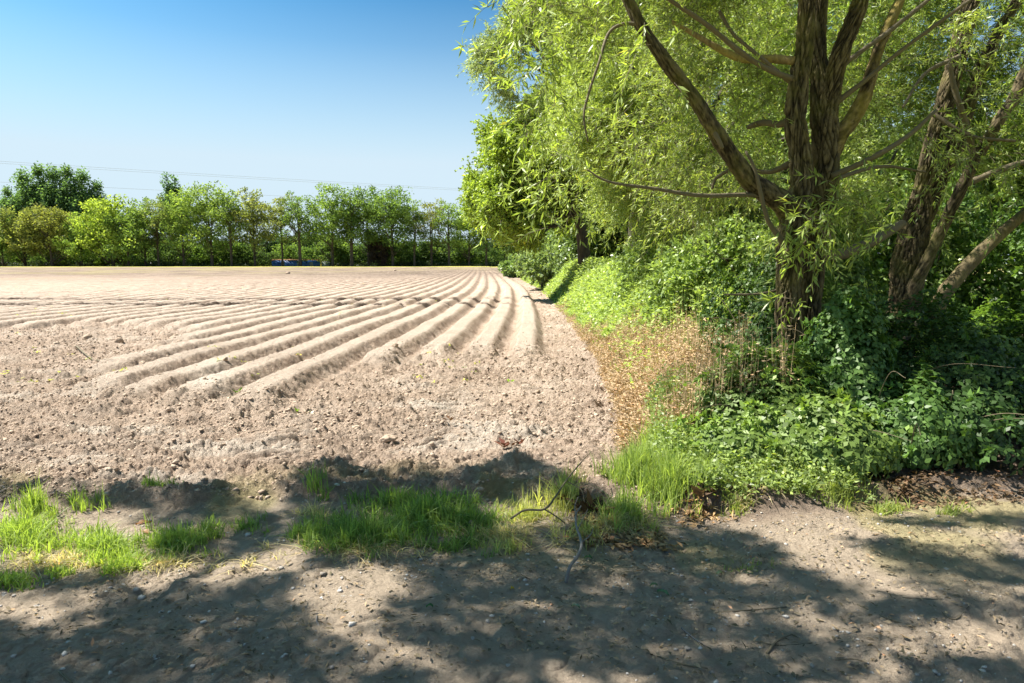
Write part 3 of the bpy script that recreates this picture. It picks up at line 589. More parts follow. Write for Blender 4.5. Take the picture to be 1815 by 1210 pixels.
plants("weeds", "low pale yellow-green weeds in front of the brambles beside the grass tuft", "weeds", 6500, (.2, 1.7), (4.55, 6.8), lambda x, y: (x > 1.05) & (x < 2.5) & (y > verge(x) + .12 + .3*rr_.random(len(x))**2 + .35*fbm(x*4, y*4, 2, 331)) & (rr_.random(len(x)) < .6), lambda x, y: (.10 + .25*sst(4.6, 6, y)*(1 + fbm(x*3, y*3, 2, 330)))*rr_.uniform(.4, 1.35, len(x)), .045, .022, (.19, .25, .08), 72, k=7, shell=.45, up=.6)
# bramble mounds
def mounds(x, y, L):
    h = np.zeros_like(x)
    for cx, cy, rx, ry, hh in L:
        q = 1 - ((x - cx)/rx)**2 - ((y - cy)/ry)**2; h = np.maximum(h, hh*np.sqrt(np.maximum(q, 0)))
    return h
def bramble(label, L, n, col, seed, canes=10, ll=.062, lw=.036):
    r = np.random.default_rng(seed); cx = np.array([m[0] for m in L]); base = (float(cx.mean()), float(np.mean([m[1] for m in L])), 0)
    t = thing("bramble_bush", label, "bramble bush", base); x0 = min(m[0] - m[2] for m in L); x1 = max(m[0] + m[2] for m in L); y0 = min(m[1] - m[3] for m in L); y1 = max(m[1] + m[3] for m in L)
    x = r.uniform(x0, x1, n*3); y = r.uniform(y0, y1, n*3); h = mounds(x, y, L)*(1 + .75*fbm(x*1.7, y*1.7, 4, seed)); k = h > .08; x, y, h = x[k][:n], y[k][:n], h[k][:n]; m = len(x)
    e = .06; hx = (mounds(x + e, y, L) - mounds(x - e, y, L))/(2*e); hy = (mounds(x, y + e, L) - mounds(x, y - e, L))/(2*e)
    Ns = unit(np.stack([-np.clip(hx, -2, 2), -np.clip(hy, -2, 2), np.ones(m)], -1))
    s = 1 - np.abs(r.normal(0, .3, m)); P = np.stack([x, y, gz(x, y) + np.clip(s, .03, 1.15)*h], -1) - np.array([base])
    P = np.repeat(P, 3, 0); NN = np.repeat(Ns + rdir(m, r)*.45, 3, 0); a = np.tile([0, 1.9, -1.9], m) + np.repeat(r.uniform(0, 6.28, m), 3)
    t1 = unit(np.cross(NN, np.array([.3, .2, 1]))); t2 = np.cross(unit(NN), t1); D = t1*np.cos(a)[:, None] + t2*np.sin(a)[:, None] - np.array([0, 0, .25])
    lv = leaves(P, D, NN, ll*r.uniform(.6, 1.25, m*3), lw*r.uniform(.8, 1.2, m*3), np.repeat(r.random(m)*.6, 3) + r.random(m*3)*.4, .14, .5)
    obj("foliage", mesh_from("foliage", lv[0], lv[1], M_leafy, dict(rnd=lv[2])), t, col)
    m = int(n*.012); q = r.integers(len(x), size=m); Q = np.stack([x[q], y[q], gz(x[q], y[q]) + h[q]*.9], -1) - np.array([base])
    lv, st = sprays(Q, rdir(m, r)*.8 + np.array([-.25, -.4, .9]), r.uniform(.15, .45, m), 16, ll*1.05, lw, r, .55, True)
    obj("shoots", mesh_from("shoots", *merge([lv, (st[0], st[1], np.full(len(st[0]), .2))])[:2], M_leafy, dict(rnd=np.concatenate([lv[2], np.full(len(st[0]), .2)]))), t, tuple(c*1.25 for c in col))
    for i in range(canes):
        mi = L[r.integers(len(L))]; a = r.uniform(0, 6.28); p0 = np.array([mi[0] + r.normal(0, mi[2]*.3), mi[1] + r.normal(0, mi[3]*.3), 0]); d = np.array([math.cos(a), math.sin(a), 0])
        hh = mi[4]*r.uniform(.55, .85); ln = r.uniform(.7, 1.2); P4 = [(*(p0 - base), .0045), (*(p0 + d*ln*.25 + [0, 0, hh*.7] - base), .004), (*(p0 + d*ln*.6 + [0, 0, hh*1.15] - base), .003), (*(p0 + d*ln + [0, 0, hh*1.2] - base), .0015)]
        woodpart("cane", [tube(P4, 6, .05)], t, M_twig)
    return t
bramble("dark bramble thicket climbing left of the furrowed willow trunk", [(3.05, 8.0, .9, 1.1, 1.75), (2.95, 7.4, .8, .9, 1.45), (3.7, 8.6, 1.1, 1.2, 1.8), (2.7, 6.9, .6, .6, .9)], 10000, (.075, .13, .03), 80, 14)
bramble("leafy green bramble spilling forward from the furrowed trunk into the sun", [(2.2, 5.9, .75, .85, .72), (1.8, 5.4, .45, .5, .34), (2.5, 5.4, .6, .65, .58)], 6200, (.145, .215, .05), 81, 8)  # this and the next two: leaf colour darkened to put shade in
bramble("upright bramble with broad fresh leaves standing right of the furrowed trunk", [(2.95, 5.95, .5, .6, 1.08), (3.2, 5.5, .6, .6, .7)], 3800, (.09, .165, .04), 82, 8)
bramble("large shaded bramble mass filling the lower right below the leaning willow", [(3.9, 6.3, 1.0, 1.1, 1.05), (4.9, 6.6, 1.2, 1.3, 1.0), (3.7, 5.6, .8, .7, .55), (4.6, 7.8, 1.4, 1.2, 1.1), (6.4, 7.4, 1.6, 1.6, .8), (5.3, 5.9, 1.1, .8, .6)], 14500, (.048, .095, .023), 83, 20)  # shade under the willow crowns painted into the leaf colour
bramble("sunlit bramble and herb bank near the clearing at the right edge", [(7.0, 9.4, 1.7, 1.4, .95), (9.0, 10.8, 2.2, 1.8, .9), (8.4, 8.4, 1.5, 1.3, .7)], 8000, (.15, .25, .055), 84, 10)

# ---------------------------------------------------------------- grass
def blades(P, n_per, r, L, spread, lean=.5, w=.0045):
    P = np.repeat(P, n_per, 0); m = len(P); P = P + np.concatenate([r.normal(0, spread, (m, 2)), np.zeros((m, 1))], 1); P[:, 2] = gz(P[:, 0], P[:, 1]) - .005
    Lb = L*r.uniform(.45, 1.15, m)*np.repeat(r.uniform(.7, 1.15, m//n_per), n_per); a = r.uniform(0, 6.28, m); d = np.stack([np.cos(a), np.sin(a), np.zeros(m)], -1); ln = np.abs(r.normal(0, lean*1.25, m))
    s_ = np.stack([-np.sin(a), np.cos(a), np.zeros(m)], -1); b = a + r.uniform(0, 3.14, m); s_ = np.stack([np.cos(b), np.sin(b), np.zeros(m)], -1)
    Lb = Lb*np.where(r.random(m) < .15, 1.35, .9); pts = []
    for t, ww in ((0, 1), (.35, .9), (.7, .6), (1, .08)):
        c = P + d*(ln*Lb*t**1.8)[:, None]*.9 + np.array([0, 0, 1])*(Lb*(t - .28*ln*t**2.5))[:, None]; W_ = w*ww*r.uniform(.8, 1.2)
        pts += [c - s_*W_, c + s_*W_]
    V = np.stack(pts, 1).reshape(-1, 3); i = (np.arange(m)*8)[:, None, None]; F = (np.array([[0, 1, 3, 2], [2, 3, 5, 4], [4, 5, 7, 6]])[None] + i).reshape(-1, 4)
    return V, F, np.repeat(np.repeat(r.random(m//n_per), n_per)*.5 + r.random(m)*.5, 8)
def in_ell(px, py, rx, ry, n, r, uni=False):
    a = r.uniform(0, 6.28, n); q = np.sqrt(r.random(n)) if uni else np.minimum(np.abs(r.normal(0, .55, n)), 1.25); X = [W(px + math.cos(u)*rx*v, py + math.sin(u)*ry*v) for u, v in zip(a, q)]
    return np.array([[x, y, 0] for x, y in X])
def grass(label, L, col, seed, cat="grass"):
    r = np.random.default_rng(seed); parts = [blades(in_ell(px, py, rx*.86, ry*.9, int(n*.72), r), 13, r, h*.82, .022, ln*1.15, .0034) for px, py, rx, ry, n, h, ln in L]
    V, F, Q = merge(parts); return tag(obj("grass", mesh_from("grass", V, F, M_grass, dict(rnd=Q)), None, col), label, cat, kind='stuff')
grass("bright green grass tufts at the left edge between track and field", [(45, 945, 85, 38, 240, .15, .6), (20, 1025, 55, 16, 60, .08, .6), (110, 1005, 35, 10, 30, .06, .6), (180, 965, 65, 32, 170, .14, .7), (220, 990, 60, 18, 80, .11, .7), (60, 905, 60, 12, 26, .24, .25), (160, 900, 40, 10, 10, .2, .3)], (.26, .34, .09), 90)
grass("thin green grass strip right of the withered brown leaf", [(310, 955, 85, 25, 190, .12, .6), (370, 935, 30, 12, 30, .1, .6), (440, 925, 40, 20, 18, .09, .6), (270, 880, 80, 12, 16, .1, .5)], (.21, .29, .08), 91)
grass("long lush green grass tussock in the middle of the verge", [(640, 945, 110, 32, 360, .16, .75), (560, 940, 50, 20, 90, .12, .7), (760, 915, 110, 28, 300, .18, .7), (840, 925, 60, 25, 120, .15, .7), (700, 890, 150, 14, 60, .16, .5), (800, 960, 90, 20, 40, .12, .7), (560, 875, 60, 20, 10, .22, .3)], (.18, .26, .075), 92)
grass("pale thin dry grass in the sun patch beside the fallen branch", [(930, 905, 75, 25, 70, .13, .5), (1000, 885, 40, 30, 70, .2, .5), (1040, 935, 50, 20, 26, .14, .7), (900, 960, 40, 15, 20, .1, .7)], (.36, .37, .15), 93)
grass("tall upright green grass tuft at the corner of the field beside the weeds", [(1130, 860, 65, 32, 260, .27, .35), (1190, 880, 60, 30, 190, .25, .4), (1110, 910, 60, 20, 110, .18, .5), (1230, 860, 50, 30, 90, .22, .4), (1170, 820, 60, 15, 70, .3, .3)], (.25, .32, .10), 94)
grass("thin straggling grass along the foot of the bramble bank", [(1360, 870, 110, 18, 60, .14, .6), (1480, 885, 90, 16, 55, .14, .6), (1580, 895, 50, 12, 24, .12, .7), (1420, 850, 90, 20, 40, .22, .5), (1700, 905, 80, 10, 14, .1, .7), (1330, 990, 60, 15, 10, .05, .7), (1300, 900, 50, 12, 20, .1, .6)], (.27, .32, .1), 95)
rc = np.random.default_rng(96); gx = rc.uniform(11.5, 26, 1600); gy = rc.uniform(13, 36, 1600); kk = ~((np.abs(gy - 17.6 - .1*(gx - 13)) < .9))
v, f, q = blades(np.stack([gx, gy, gx*0], -1)[kk], 14, rc, .45, .25, .4, .012)
tag(obj("grass", mesh_from("grass", v, f, M_grass, dict(rnd=q)), None, (.24, .38, .06)), "sunlit long grass beyond the hedge at the right edge", "grass", kind='stuff')
grass("straw-coloured flattened dead grass among the green tufts of the verge", [(120, 985, 200, 22, 60, .11, 2.2), (300, 985, 140, 18, 45, .1, 2.2), (640, 960, 200, 18, 70, .1, 2.2), (880, 940, 120, 22, 80, .12, 2.0), (1090, 920, 120, 20, 90, .13, 1.8), (1330, 895, 130, 10, 20, .07, 1.6), (560, 905, 120, 16, 30, .12, 1.6)], (.46, .40, .25), 945)
# weeds sprinkled over the field
r = np.random.default_rng(97); wx = []; wy = []
for _ in range(500):
    y = 9*(12)**r.random(); x = r.uniform(-.78, -.05)*y; wx.append(x); wy.append(y)
wx = np.array(wx); wy = np.array(wy); k = (fbm(wx*.25, wy*.12, 2, 400) > .12); wx, wy = wx[k], wy[k]
P = np.repeat(np.stack([wx, wy, gz(wx, wy) + .015], -1), 5, 0); P[:, :2] += r.normal(0, .03, (len(P), 2))
lv = leaves(P, rdir(len(P), r)*np.array([1, 1, .3]), rdir(len(P), r)*.4 + np.array([0, 0, 1]), .05 + 0*P[:, 1], .03, r.random(len(P)), .1)
tag(obj("seedlings", mesh_from("seedlings", lv[0], lv[1], M_leaf, dict(rnd=lv[2])), None, (.3, .32, .06)), "tiny yellow-green seedlings dotted over the ploughed ridges", "seedlings", kind='stuff')
def weed(px, py, s, n, label, col=(.17, .28, .03)):
    x, y = W(px, py); rr = np.random.default_rng(int(px)); t = thing("weed_seedling", label, "weed", (x, y, float(gz(x, y)[0])), "single weeds on the bare soil")
    P = rr.normal(0, s*.25, (n, 3))*np.array([1, 1, .0]) + np.array([0, 0, .01]); D = rdir(n, rr)*np.array([1, 1, .2]) + np.array([0, 0, .6])
    a = leaves(P + D*.01, D, rdir(n, rr)*.4 + np.array([0, 0, 1]), s*rr.uniform(.6, 1.1, n), s*.5, rr.random(n), .15)
    obj("leaves", mesh_from("leaves", a[0], a[1], M_leaf if col[1] > col[0] or col[0] > .4 else M_dead, dict(rnd=a[2]*.8)), t, col)
    obj("stem", mesh_from("stem", *(lambda q: (q[0], q[1]))(tube([(0, 0, -.01, .003), (.002, 0, s*.3, .002), (0, .002, s*.5, .001)], 6, .01)), M_twig, dict(depth=np.ones(len(tube([(0, 0, -.01, .003), (.002, 0, s*.3, .002), (0, .002, s*.5, .001)], 6, .01)[0])))), t)
weed(432, 708, .10, 22, "green weed with withered white leaves in the furrow end, largest on the soil")
weed(412, 716, .06, 8, "wilted pale weed beside the largest weed", (.5, .48, .36))
weed(905, 682, .06, 9, "small weed with a yellow tip below the rightmost ridge")
weed(822, 656, .05, 6, "tiny bright weed on the soil left of the rightmost ridge end")
weed(528, 734, .05, 7, "small weed below the end of the middle furrow")
weed(550, 738, .05, 6, "bleached leaf cluster right of the small furrow weed", (.6, .58, .5))
weed(797, 768, .06, 7, "dark wilted weed right of the largest foreground clod", (.13, .07, .04))
weed(921, 800, .07, 9, "dark red-brown wilted weed near the field corner", (.15, .06, .04))
weed(1186, 752, .09, 16, "bright broad-leaved weed in front of the dead brown weeds", (.22, .33, .05))

weed(1056, 905, .16, 16, "upright clump of withered dark leaves beside the grey branch", (.10, .06, .035))
weed(1012, 882, .13, 10, "withered dark leaves hanging on the forked branch", (.13, .06, .04))
weed(1243, 893, .14, 14, "withered dark clump at the foot of the pale weeds", (.12, .08, .055))
weed(893, 812, .10, 8, "red-brown dead shoot at the field corner behind the grass", (.2, .08, .06))
# ---------------------------------------------------------------- sticks, litter on the track
def stick(label, pts, mat=M_twig, name="stick", group="sticks lying on the ground", sub=None):
    def mk(L):
        P = []
        for p in L:
            x, y = W(p[0], p[1])
            if len(p) > 3 and p[3]:
                # raised above the ground by p[3] metres along the same bearing
                d = ray(p[0], p[1]); t = (p[3] - 1.65)/d[2]; x, y = d[0]*t, d[1]*t
            P.append([x, y, float(gz(x, y)[0])*(0 if (len(p) > 3 and p[3]) else 1) + (p[3] if len(p) > 3 else 0) + p[2]*.5, p[2]])
        return P
    P = mk(pts); b = np.array([P[0][0], P[0][1], 0]); t = thing(name, label, "stick" if name == "stick" else "branch", tuple(b), group)
    for j, L in enumerate([pts] + (sub or [])):
        Q = [[q[0] - b[0], q[1] - b[1], q[2], q[3]] for q in mk(L)]; v, f, d = tube(Q, 10, .02, .35, 3 + j)
        obj("stem" if j == 0 else "side_twig", mesh_from("stem", v, f, mat, dict(depth=d), True), t)
stick("straight thin stick lying on the cloddy soil at the left", [(135, 613, .012, .12), (160, 634, .011, .07), (188, 656, .01, .0)], M_twig)
stick("curved grey branch reaching from the litter onto the dark track", [(1003, 1018, .010), (1010, 1006, .0095, .02), (1022, 990, .009, .02), (1030, 972, .0085, .03), (1029, 955, .008, .04), (1022, 935, .007, .06), (1021, 912, .006, .09), (1030, 897, .004, .11)], M_grey, "fallen_branch", "fallen branches on the verge", [[(1021, 914, .005, .09), (1019, 897, .003, .12), (1025, 880, .0015, .14)], [(1024, 938, .003, .06), (1034, 918, .0025, .08), (1042, 902, .0015, .09)], [(1030, 962, .004, .035), (1045, 950, .003, .05), (1052, 936, .002, .05)]])
stick("dark forked branch arching over the pale grass", [(905, 920, .007, .02), (930, 905, .007, .06), (965, 903, .007, .1), (985, 880, .006, .15), (1005, 850, .005, .22), (1030, 820, .004, .27), (1048, 800, .002, .3)], M_twig, "fallen_branch", "fallen branches on the verge", [[(965, 903, .005, .1), (985, 915, .004, .06), (1002, 928, .004, .02)], [(1008, 855, .004, .2), (1030, 868, .003, .18), (1036, 890, .003, .12)]])
stick("thick dark broken branch at the foot of the grass tussock", [(833, 925, .014, .03), (852, 935, .013), (890, 944, .012)], M_twig, "fallen_branch", "fallen branches on the verge")
stick("long straight pale stick lying across the litter", [(922, 936, .004), (965, 939, .004), (1010, 942, .003), (1060, 947, .002)], M_grey)
for i, (lab, p) in enumerate([("thin twig lying on the track right of the three sticks' crossing", [(1520, 1063, .004), (1580, 1090, .0035), (1668, 1112, .003)]),
    ("twig crossing the shade at the right centre of the track", [(1268, 1072, .003), (1330, 1066, .0035), (1395, 1060, .003)]),
    ("short thick twig pointing down left on the shaded track", [(1360, 1139, .006), (1378, 1120, .005), (1405, 1106, .003)]),
    ("thin twig crossing the short thick twig", [(1335, 1117, .003), (1385, 1126, .003), (1440, 1119, .002)]),
    ("slanting short stick at the lower middle of the track", [(1208, 1095, .005), (1232, 1108, .0045), (1250, 1124, .004)]),
    ("dark stick at the lower middle, near the bottom edge", [(1165, 1144, .005), (1210, 1156, .004), (1255, 1166, .003)]),
    ("short twig in the sun patches at the lower right", [(1482, 1147, .003), (1510, 1146, .003), (1532, 1150, .002)]),
    ("hooked twig standing in the sun patch left of centre", [(561, 1072, .004), (562, 1090, .004), (578, 1110, .003)]),
    ("pale stick at the very bottom, left of the middle", [(735, 1199, .006), (775, 1203, .005), (815, 1209, .004)]),
    ("upright thin dry stalk left of the hooked twig", [(500, 1080, .0025), (510, 1105, .0025), (514, 1135, .002), (516, 1170, .002)]),
    ("small dark twig at the left bottom corner", [(105, 1185, .005), (128, 1203, .004)]),
    ("fine twig on the sunny track at the far right", [(1500, 945, .003), (1530, 930, .0025), (1575, 952, .002)]),
    ("thin twig below the upper right sun patch", [(1600, 1053, .0025), (1650, 1056, .0025), (1685, 1057, .002)]),
    ("v-shaped twig at the right of the track", [(1655, 1066, .003), (1692, 1085, .003), (1722, 1062, .002)]),
    ("short stick in the shade left of the grey branch's tip", [(895, 995, .003), (925, 1010, .003), (940, 1014, .002)])]):
    stick(lab, p, M_grey if i in (4, 8, 7) else M_twig)
r = np.random.default_rng(98)
def litter(label, L, col, seed, ll=.045):
    r = np.random.default_rng(seed); P = np.concatenate([in_ell(px, py, rx, ry, n, r, n > 350) for px, py, rx, ry, n in L]); n = len(P); P[:, 2] = gz(P[:, 0], P[:, 1]) + r.uniform(.002, .02, n)
    v, f, q = leaves(P, rdir(n, r)*np.array([1, 1, .25]), rdir(n, r)*.6 + np.array([0, 0, 1]), ll*r.uniform(.4, 1.3, n), ll*.35*r.uniform(.6, 1.4, n), r.random(n), .25)
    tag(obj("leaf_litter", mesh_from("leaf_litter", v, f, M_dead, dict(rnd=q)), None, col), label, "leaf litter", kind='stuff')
litter("dry curled brown leaves heaped beside the grey branch", [(1090, 935, 90, 22, 420), (1040, 920, 30, 20, 90), (1150, 950, 70, 15, 150), (1240, 900, 60, 25, 260)], (.30, .20, .11), 99, .06)
litter("scattered dead willow leaves and chips over the track", [(500, 1080, 560, 110, 900), (1350, 1080, 480, 110, 800), (1500, 960, 330, 50, 500), (900, 980, 300, 40, 400)], (.24, .19, .13), 100, .035)
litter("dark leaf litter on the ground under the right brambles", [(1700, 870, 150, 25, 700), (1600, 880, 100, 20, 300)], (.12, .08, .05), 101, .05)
def single_leaf(px, py, L_, label, col, rot, seed):
    x, y = W(px, py); rr = np.random.default_rng(seed); n = 9; t = np.linspace(0, 1, n); w = np.sin(np.pi*t**.8)*L_*.27*(1 + .15*np.cos(t*20))
    c = t*L_; zc = .01 + .012*np.sin(t*3.1) ; V = []
    for i in range(n): V += [[c[i], -w[i], zc[i] + .012*rr.random()], [c[i], 0, zc[i] - .002], [c[i], w[i], zc[i] + .012*rr.random()]]
    V = np.array(V); F = []
    for i in range(n - 1):
        for j in (0, 1): a = i*3 + j; F.append([a, a + 1, a + 4, a + 3])
    o = obj("fallen_leaf", mesh_from("fallen_leaf", V, np.array(F), M_leafy, dict(rnd=np.full(len(V), .5)), True), None, col); o.location = (x, y, float(gz(x, y)[0])); o.rotation_euler = (0, 0, rot)
    tag(o, label, "leaf", "single leaves lying on the ground")
single_leaf(1165, 1028, .07, "broad blue-green leaf lying on the shaded track, larger of two together", (.10, .19, .10), -.7, 1)
single_leaf(1152, 1022, .045, "small blue-green leaf just left of the broad blue-green leaf", (.12, .2, .11), .2, 2)
single_leaf(1012, 1064, .05, "grey-green leaf folded on the track below the grey branch", (.16, .22, .15), -.5, 3)
single_leaf(755, 1065, .035, "small green leaf at the edge of the left sun patch", (.07, .17, .08), .1, 4)
single_leaf(1270, 1000, .04, "pale green leaf on the track below the litter", (.2, .26, .15), .3, 5)
single_leaf(1035, 975, .05, "green leaf half under the curved grey branch", (.08, .16, .07), -.1, 6)
single_leaf(240, 925, .09, "withered rust-brown leaf between the two left grass tufts", (.22, .10, .04), .4, 7)
single_leaf(252, 935, .08, "second withered leaf, paler, tucked under the rust-brown one", (.27, .15, .08), -.6, 8)
single_leaf(905, 1033, .02, "tiny yellow leaf on the dark track", (.5, .36, .03), .4, 9)

# small white flowers near the clearing
r = np.random.default_rng(120); fp = []
for px, py in [(1735, 603), (1752, 610), (1765, 618), (1775, 624), (1745, 616), (1725, 606)]:
    fp.append(U(px, py, 8.2) + r.normal(0, .03, (60, 3))*np.array([1, 1, .35]))
fp = np.concatenate(fp); lv = leaves(fp, rdir(len(fp), r), rdir(len(fp), r) + np.array([0, 0, 1]), .014, .01, r.random(len(fp)), 0)
t = thing("cow_parsley", "white-flowered cow parsley among the leaves near the clearing", "wild flower", (5.7, 8.2, 0))
for j in range(6): obj("flower_head", mesh_from("flower_head", lv[0][j*240:(j + 1)*240] - np.array([5.7, 8.2, 0]), lv[1][:60], M_leaf, dict(rnd=lv[2][:240])), t, (.6, .6, .55))
for c in fp[::60]: woodpart("stem", [tube([(c[0] - 5.7, 0, 0, .004), (c[0] - 5.7, 0, c[2]*.5, .003), (c[0] - 5.7, c[1] - 8.2, c[2], .002)], 6, .1)], t, M_twig)

# ================================================================ the shade tree beside the track (out of the picture, casts the dappled shade)
def lit(px, py):
    b = np.interp(px, [-200, 0, 200, 240, 330, 420, 500, 540, 600, 660, 740, 850, 930, 980, 1040, 1090, 1230, 1290, 1400, 1900], [850, 870, 890, 880, 872, 880, 905, 850, 822, 842, 852, 848, 822, 835, 870, 905, 905, 860, 855, 855])
    ok = py < b
    for cx, cy, rx, ry, an in [(60, 930, 120, 50, 0), (200, 945, 85, 50, 0), (120, 990, 200, 18, 0), (370, 1005, 190, 26, -.12), (470, 985, 110, 28, -.25), (60, 1075, 110, 32, 0), (620, 1030, 120, 38, -.1), (590, 1075, 75, 40, -.1), (342, 1112, 42, 14, 0), (685, 1142, 72, 24, 0),
                       (940, 902, 80, 22, -.1), (1140, 850, 100, 60, 0), (1400, 915, 190, 34, .1), (1490, 985, 150, 36, .35), (1560, 1042, 50, 16, 0), (1730, 955, 190, 26, .05), (1505, 1086, 60, 14, 0), (1575, 1140, 62, 16, .1), (1740, 1120, 110, 36, .15), (1560, 1185, 60, 20, 0), (1060, 1192, 110, 20, 0), (1790, 1040, 60, 14, 0), (430, 1200, 50, 12, 0), (760, 985, 30, 8, 0), (650, 1160, 40, 10, 0)]:
        c, s = math.cos(an), math.sin(an); u = ((px - cx)*c + (py - cy)*s)/rx; v = (-(px - cx)*s + (py - cy)*c)/ry; ok = ok | (u*u + v*v < .95)
    return ok
r = np.random.default_rng(130); n = 21000
gx = r.uniform(-5.5, 7.5, n); gy = r.uniform(.2, 5.6, n)
dz = -1.65; yc = gy*math.cos(P_) - dz*math.sin(P_)*-1; depth = gy*math.cos(P_) + 1.65*math.sin(P_); upc = gy*math.sin(P_) - 1.65*math.cos(P_)
PX = 907.5 + F_*gx/depth; PY = 605 - F_*upc/depth
k = ~lit(PX, PY) & ~((gx > 1.1) & (gy > 4.35)) ; gx, gy = gx[k], gy[k]; n = len(gx)
hz = r.uniform(5.6, 8.2, n); C = np.stack([gx, gy, np.zeros(n)], -1) + SD[None]*(hz/SD[2])[:, None]
k = (C[:, 2] - 1.65)/np.maximum(C[:, 1], .1) > .5; C = C[k]; n = len(C)
ST = thing("shade_tree", "tall broad tree standing left of the track, its dappled shade falling over the foreground", "tree", (-7.6, .6, 0))
P = np.repeat(C, 6, 0) + r.normal(0, .04, (n*6, 3)) - np.array([-7.6, .6, 0]); lv = leaves(P, rdir(n*6, r), rdir(n*6, r) + np.array([0, 0, .6]), .11, .05, r.random(n*6), .1)
obj("crown", mesh_from("crown", lv[0], lv[1], M_leaf, dict(rnd=lv[2])), ST, (.09, .15, .03))
tb = [tube([(0, 0, -.2, .4), (.1, 0, 2.5, .3), (.4, .6, 5, .24), (1, 1.5, 7, .12)], 16, .1, .2, 1)]
for e in [(-1, 3), (2, 1), (3.5, 3), (5, 2.5), (1, 4.5), (6.5, 3.5)]:
    tb.append(tube([(.3, .4, 4.4, .14), (e[0]*.5 + .2, e[1]*.5, 6.6, .08), (e[0], e[1], 7.3, .03)], 8, .1, .2, 2))
woodpart("trunk", tb, ST, M_far)

# ================================================================ far row of trees
def far_proto(seed, H, Wr, base, clumps, per, ls, trunk_r, sparse=0, poplar=False, stems=1):
    """returns trunk mesh and crown mesh of a tree H tall, crown radius Wr, crown from base up"""
    r = np.random.default_rng(seed); cz = (H + base)/2; rz = (H - base)/2
    p = r.normal(size=(clumps, 3)); p = unit(p)*(r.random(clumps)**(.45))[:, None]
    if poplar: w = np.clip(1.05 - (p[:, 2]*.5 + .5)**2.5*.7, .25, 1); C = p*np.stack([w*Wr, w*Wr, np.full(clumps, rz)], -1)
    else: C = p*np.array([Wr, Wr, rz]); C[:, 2] += .15*rz*(1 - (p[:, 0]**2 + p[:, 1]**2))
    C[:, 2] += cz
    cr = r.uniform(.55, 1.25, clumps)*Wr*(.27 if not poplar else .42)
    n = clumps*per; Q = np.repeat(C, per, 0) + rdir(n, r)*(np.repeat(cr, per)*r.random(n)**.4)[:, None]*np.array([1, 1, .75 if not poplar else 1.5])
    rn = np.repeat(r.random(clumps), per)*.45 + r.random(n)*.55
    lv = leaves(Q, rdir(n, r), rdir(n, r) + np.array([0, 0, .6]), ls*r.uniform(.6, 1.3, n), ls*.6, rn, .1)
    cm = mesh_from("crown", lv[0], lv[1], M_leaffar, dict(rnd=lv[2]))
    tb = []
    for s in range(stems):
        ox = r.normal(0, .3)*(stems > 1); lx = r.normal(0, .5) + ox*2
        tb.append(tube([(ox, 0, -.5, trunk_r*1.2), (ox + lx*.2, 0, H*.3, trunk_r*.8), (ox + lx*.6, .2, H*.6, trunk_r*.5), (lx + ox, 0, H*.88, trunk_r*.15)], 7, .8, .15, s))
    order = r.permutation(clumps)[:26 if not poplar else 8]
    for i in order:
        e = C[i]; h = min(max(e[2] - np.hypot(e[0], e[1])*r.uniform(.8, 1.5), base*.5), H*.7); s_ = np.array([0, 0, h]); m = (s_ + e)/2 + np.array([0, 0, -.3 + r.normal(0, .3)])
        tb.append(tube([(*s_, trunk_r*.4), (*m, trunk_r*.25), (*e, trunk_r*.08)], 5, 1.2))
    V, F, D = merge(tb); tm = mesh_from("trunk", V, F, M_far, dict(depth=D), True)
    return tm, cm, float(np.percentile(lv[0][:, 2], 99.3))
PR = {
 'oak1': far_proto(201, 22, 7.4, 3.5, 100, 65, .6, .34), 'oak2': far_proto(202, 22, 6.8, 4, 95, 65, .6, .3), 'oak3': far_proto(203, 22, 8.4, 3, 115, 65, .6, .36),
 'sparse1': far_proto(204, 22, 5.6, 4.5, 75, 50, .5, .24, stems=2), 'sparse2': far_proto(205, 22, 5.2, 5, 70, 46, .5, .22, stems=2), 'round': far_proto(206, 16, 6.2, 1.5, 90, 65, .6, .32),
 'low': far_proto(207, 14, 6.2, .6, 90, 60, .6, .26), 'pop1': far_proto(208, 30, 4.2, 3, 110, 70, .75, .35, poplar=True), 'pop2': far_proto(209, 30, 3.8, 3, 105, 70, .75, .35, poplar=True), 'narrow': far_proto(210, 26, 2.5, 2, 80, 60, .6, .3, poplar=True),
 'shrub1': far_proto(211, 8, 5.0, .2, 60, 60, .6, .15), 'shrub2': far_proto(212, 7, 6.0, .1, 60, 60, .6, .15)}
PH = {k: v[2] for k, v in PR.items()}
def put(kind, px, top, y, col, label, wsc=1.0, name="far_tree", cat="tree", group="trees of the far row", seed=0):
    x = (px - 907.5)/F_*y*1.0; H = U(px, top - (7 if kind[:3] in ('oak', 'spa', 'rou') else 0), y)[2]; wsc = wsc*1.12; col = tuple(c_*1.08 for c_ in col); s = H/PH[kind]
    t = thing(name, label, cat, (x, y, 0), group, rz=seed*1.7, sc=(s*wsc, s*wsc, s))
    obj("trunk", PR[kind][0], t); obj("crown", PR[kind][1], t, col)
G1, G2, G3, YG, BR, BL = (.115, .175, .055), (.15, .215, .065), (.10, .155, .055), (.18, .25, .07), (.15, .18, .07), (.10, .165, .08)
